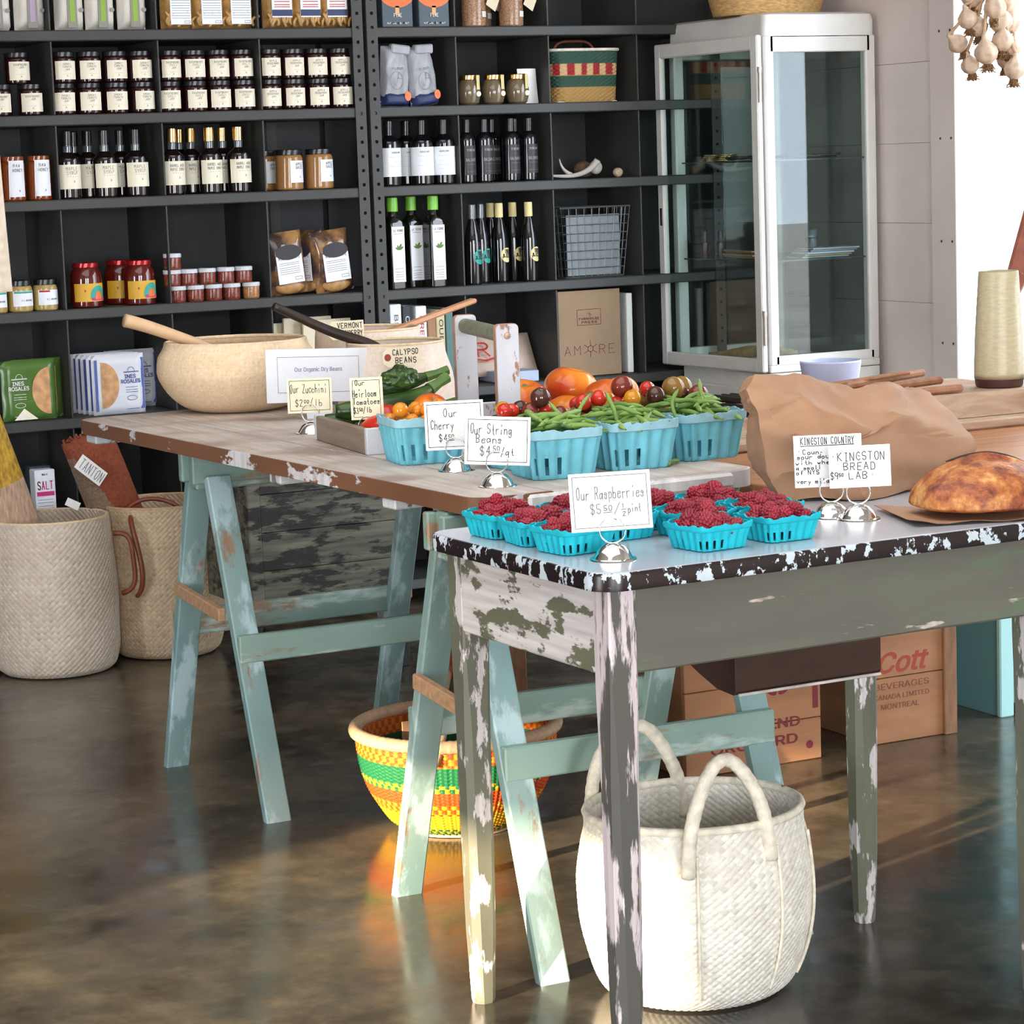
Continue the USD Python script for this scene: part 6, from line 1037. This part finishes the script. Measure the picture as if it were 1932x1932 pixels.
nx, ny = 16, 12; uu, vv = np.meshgrid(np.linspace(-.145, .13, nx), np.linspace(-.105, .10, ny)); zz_ = .0008 + .006 * np.exp(-((np.abs(uu) - .14) / .03) ** 2) + .004 * np.exp(-((vv + .105) / .02) ** 2) * np.sin(uu * 30) ** 2; Pt = np.stack([uu, vv, zz_ + .0012], -1); single('kraft_paper_bag_flat', xf(shell(Pt, Pt - [0, 0, .001], np.ones((ny - 1, nx - 1), bool), False), mat4((2.432, 3.178, Z1), -.32)), 'kraft', 'flattened kraft paper bag lying under the round loaf', 'paper bag', smooth=True)
BG = dict(P=(2.354, 3.430, .854), Q=(2.700, 3.540, .828), R=(2.660, 3.515, .7625), S=(2.380, 3.412, .7625), T1=(2.561, 3.600, .930), T2=(2.688, 3.660, .898), M=(2.470, 3.580, .926), N=(2.339, 3.560, .962), O=(2.255, 3.550, .967), L=(2.218, 3.520, .948), K=(2.226, 3.500, .914), J=(2.228, 3.500, .892), I=(2.239, 3.500, .813), A=(2.267, 3.490, .7625), G=(2.314, 3.470, .918), H=(2.315, 3.445, .829), W=(2.510, 3.500, .882), G2=(2.40, 3.52, .905), E=(2.330, 3.455, .765), V=(2.30, 3.485, .93), X=(2.43, 3.465, .868))
FR = 'L O V|O N V|V N G|L V K|K V J|V G J|J G H|J H I|I H A|A H E|E H S|H P S|H X P|G X H|G G2 X|N G2 G|N M G2|M T1 G2|G2 T1 W|G2 W X|X W P|P W Q|W T1 T2|W T2 Q|P Q S|S Q R'.split('|')
nm_ = list(BG); V0 = np.array([BG[k] for k in nm_]); F0 = np.array([[nm_.index(a) for a in tr.split()] for tr in FR])
ring_ = 'A E S R Q T2 T1 M N O L K J I'.split(); cen = V0.mean(0); back = {k: len(V0) + i for i, k in enumerate(ring_)}; off = np.array([.045, .115, 0.])
VB = np.array([[*(np.array(BG[k]) + off * (1.0 if BG[k][2] < .9 else .55))[:2], max(.7625, BG[k][2] - .012)] for k in ring_]); bc = len(V0) + len(VB); V1 = np.vstack([V0, VB, VB.mean(0)]); F1 = [list(x) for x in F0]
for a, b in zip(ring_, ring_[1:] + ring_[:1]): F1 += [[nm_.index(a), nm_.index(b), back[b]], [nm_.index(a), back[b], back[a]], [back[a], back[b], bc]]
tm = trimesh.Trimesh(V1, np.array(F1), process=False); tm.fix_normals(); v, f = trimesh.remesh.subdivide(tm.vertices, tm.faces); v, f = trimesh.remesh.subdivide(v, f); v, f = trimesh.remesh.subdivide(v, f); tm = trimesh.Trimesh(v, f); tm.merge_vertices(); trimesh.smoothing.filter_taubin(tm, .5, .53, 2)
v = np.array(tm.vertices); n_ = np.array(tm.vertex_normals); cr = np.abs(meshkit.noise(v * [13, 13, 19] + [.3 * 0, 0, 0], 1) - .5) * 2; cr2 = np.abs(meshkit.noise(v @ np.array([[.8, .6, 0], [-.6, .8, 0], [.3, .2, 1]]) * 28, 7) - .5) * 2; v = v + n_ * ((.45 - np.sqrt(cr)) * .016 + (.45 - np.sqrt(cr2)) * .006)[:, None]; v[:, 2] = np.maximum(v[:, 2], .7615)
t = thing('kraft_paper_bag', 'big crumpled kraft paper bag with folded top leaning behind the bread cards', 'paper bag'); obj('bag', (v, np.array(tm.faces)), 'kraft', t, smooth=24)
e_ = [(2.297, 3.4555, .872), (2.302, 3.4545, .858)]; obj('stamp', join(*[mv(xf(tube([(.0065 * math.cos(b), 0, .0095 * math.sin(b)) for b in np.linspace(0, 2 * PI, 13)], .0022, 5), mat4((0, 0, 0), -.4)), 2.285, 3.457, .850)]), 'ink', t)
# ------------------------------------------------------------------ under the tables: crates, cupboard, chest
def crate(label, loc, w, d, h, nb, front, rz=0.):
    t = thing('wooden_crate', label, 'crate', loc, rz)
    for k in range(nb): obj('front_slat', bx(0, w, 0, .012, k * h / nb + .0008, (k + 1) * h / nb - .0008, .0015), 'crate_pine', t); obj('back_slat', bx(0, w, d - .012, d, k * h / nb + .0008, (k + 1) * h / nb - .0008, .0015), 'crate_pine', t)
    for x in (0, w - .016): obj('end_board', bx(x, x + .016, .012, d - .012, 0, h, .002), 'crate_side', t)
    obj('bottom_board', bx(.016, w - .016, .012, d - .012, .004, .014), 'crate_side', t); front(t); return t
def fr1(t):
    obj('lettering', join(printed('WESTWIND', .050, .292, .082, .021, True), printed('ORCHARD', .062, .285, .044, .021, True)), 'ink_maroon', t, smooth=False)
    obj('leaf_stamp', join(*[mv(to_front(prism(affinity.rotate(affinity.scale(sg.Point(0, 0).buffer(1, 10), .017, .009), a_), .0006)), .17 + s_ * .017 + .065, 0, .168) for s_, a_ in ((-1, -35), (1, 35))]), 'ink_maroon', t); obj('corner_stamp', mv(to_front(prism(sg.Point(0, 0).buffer(.009, 10), .0006)), .316, 0, .035), 'ink_maroon', t); obj('purple_stain', bx(.326, .340, -.0008, 0, .115, .165, .0003), 'ink_pink' if False else 'ink_maroon', t)
crate('pine fruit crate with maroon stencilled lettering behind the sawhorse legs', (2.728, 4.604, 0), .347, .30, .28, 3, fr1)
def fr2(t):
    v, f = printed('Cott', .006, .140, .162, .044, True); v = v.copy(); v[:, 0] += (v[:, 2] - .162) * .35; obj('script', (v, f), 'ink_faded_red', t, smooth=False)
    obj('lettering', join(printed('BEVERAGES', .002, .150, .124, .014), printed('CANADA LIMITED', -.001, .150, .101, .011), printed('MONTREAL', .018, .122, .078, .012)), 'ink_faded_brown', t, smooth=False); obj('end_cleat', bx(.187, .222, -.010, .0, 0, .30, .002), 'crate_side', t)
crate('orange pine drinks crate with red lettering standing right of the stencilled crate', (3.238, 4.632, 0), .222, .33, .30, 2, fr2)
t = thing('dark_bottle', 'dark bottle neck sticking out above the red lettered crate', 'bottle', (3.335, 4.66, .3005)); obj('body', xf(lathe([(0, 0), (.024, 0), (.026, .004), (.026, .09), (.012, .12), (.012, .16), (0, .16)], 20), mat4((-.04, .05, .026), 0, 0, PI / 2)), 'black_glass', t); obj('label', xf(lathe([(0, .02), (.0263, .02), (.0263, .045), (0, .045)], 20), mat4((-.04, .05, .026), 0, 0, PI / 2)), 'tin_grey', t)
t = thing('turquoise_cupboard', 'turquoise painted cupboard with lighter edge under the wooden worktop', 'cupboard'); obj('side_board', bx(3.637, 3.655, 4.70, 5.05, 0, .695, .002), 'turquoise_board', t); obj('front_frame', bx(3.632, 3.672, 4.686, 4.702, 0, .697, .003), 'turquoise_edge', t); obj('front_frame', bx(3.90, 3.94, 4.686, 4.702, 0, .697, .003), 'turquoise_edge', t); obj('door', bx(3.674, 3.898, 4.690, 4.702, .03, .690, .003), 'turquoise_board', t); obj('side_board', bx(3.922, 3.94, 4.703, 5.05, 0, .695, .002), 'turquoise_board', t); obj('back_board', bx(3.656, 3.92, 5.035, 5.05, 0, .695), 'turquoise_board', t); obj('top_board', bx(3.656, 3.92, 4.703, 5.034, .67, .695), 'turquoise_board', t)
t = thing('weathered_chest', 'dark weathered wooden chest with flaking olive paint standing behind the sawhorse', 'chest', (2.325, 6.10, 0))
for k in range(4): obj('front_board', bx(.035, .42, 0, .018, .20 + .10 * k, .20 + .10 * (k + 1) - .0012, .0015), 'dark_weathered', t)
for x in (0, .42): obj('corner_post', bx(x, x + .035, -.004, .034, .185, .62, .003), 'crate_side' if x else 'dark_weathered', t); obj('foot', bx(x + .006, x + .026, .01, .03, 0, .19, .002), 'rack_black', t); obj('side_board', bx(x + .006, x + .024, .034, .34, .20, .60, .002), 'dark_weathered', t)
obj('lid', bx(-.01, .465, -.012, .35, .602 + .018, .64, .003), 'dark_weathered', t); obj('back_board', bx(.024, .425, .32, .338, .20, .60), 'dark_weathered', t); obj('floor_board', bx(.024, .425, .02, .32, .20, .214), 'dark_weathered', t)
# ------------------------------------------------------------------ hanging things
t = thing('garlic_bunch', 'bunch of dried garlic bulbs hanging by their stems in front of bright doorway', 'garlic', (4.02, 5.2, 0)); R = random.Random(8)
# bulbs: offset along the picture's width (m), height, size, tilt
r_dir = np.array([_r[0], _r[1], 0]); 
for k, (u_, z_, s_, ti, dp) in enumerate(((-.105, 1.582, .030, 1.0, .02), (-.045, 1.556, .036, .15, -.03), (.028, 1.583, .033, -.05, -.02), (.083, 1.567, .027, -.2, .0), (.052, 1.512, .032, -.1, -.04), (-.05, 1.528, .028, .3, .03), (.088, 1.538, .029, -.1, .03), (-.03, 1.622, .032, .2, .02), (.04, 1.632, .036, -.2, .0), (.09, 1.628, .034, -.3, .02), (-.085, 1.640, .03, .3, .0), (.0, 1.665, .034, .1, -.02), (.07, 1.678, .033, -.2, .01), (-.05, 1.695, .032, .2, .02))):
    u_, s_ = u_ * .66 - .002, s_ * .82; c_ = r_dir * u_ + np.array([0, dp, z_]); v, f = lathe([(0, -1.0), (.35, -.98), (.8, -.62), (1.0, -.1), (.92, .35), (.58, .75), (.26, 1.1), (.17, 1.5), (0, 1.52)], 28); a = np.arctan2(v[:, 1], v[:, 0]); v = v.copy(); v[:, :2] *= (1 + .05 * np.cos(a * 7))[:, None]; b_ = obj('bulb', xf((v * s_, f), mat4(c_, R.uniform(0, 6), 0, 0) if False else mat4(c_, 0, 0, -ti)), 'garlic_skin', t, smooth=True)
    dn = np.array([math.sin(ti) * -1, 0, -1.]); obj('root', join(*[tube(curve([c_ + [math.sin(ti) * s_ * .85, 0, -s_ * .90 * math.cos(ti)] + np.array([R.uniform(-.3, .3), R.uniform(-.3, .3), 0]) * s_, c_ + [math.sin(ti) * s_ * 1.1 + R.uniform(-.35, .35) * s_, R.uniform(-.4, .4) * s_, -s_ * 1.12], c_ + [math.sin(ti) * s_ * 1.1 + R.uniform(-.6, .6) * s_, R.uniform(-.6, .6) * s_, -s_ * R.uniform(1.25, 1.75)]], 5), .0012, 4) for _ in range(70)]), 'garlic_root', b_, kind='stuff')
    top = c_ + np.array([-math.sin(ti) * s_ * 1.45, 0, s_ * 1.45 * abs(math.cos(ti))]); obj('stem', tube(curve([top, top * .6 + np.array([0, 0, 1.70]) * .4 + r_dir * u_ * .1, np.array([0, 0, 1.80 + .01 * (k % 4)]) + r_dir * .012 * math.sin(k)], 10), np.linspace(s_ * .17, .004, 10), 6), 'garlic_stem', b_, smooth=True)
obj('string', tube([(0, 0, 1.79), (0, 0, H)], .0025, 6), 'straw_rope', t)
t = thing('hanging_straw_mat', 'edge of pale woven straw mat hanging at the left edge of the frame', 'mat', (1.475, 5.5, 1.085)); n_, m_ = 60, 60; hx, tx = weave_tone(n_, m_, 14, 30, 4); uu, vv = np.meshgrid(np.linspace(-.07, .098, n_), np.linspace(0, 1, m_)); Pt = np.stack([uu * (1 + .0 * vv) - .022 * vv * (uu > -.2), .004 * np.sin(vv * 6) - hx * .002, vv * .75], -1); v, f = shell(Pt, Pt + [0, .006, 0], np.ones((m_ - 1, n_ - 1), bool), False); obj('weave', (v, f), 'palm_beige', t, smooth=True, attrs={'tone': np.r_[tx.ravel(), tx.ravel()]}); obj('hanging_cord', tube([(-.0, .003, .75), (0, .003, H - 1.085)], .002, 6), 'straw_rope', t)
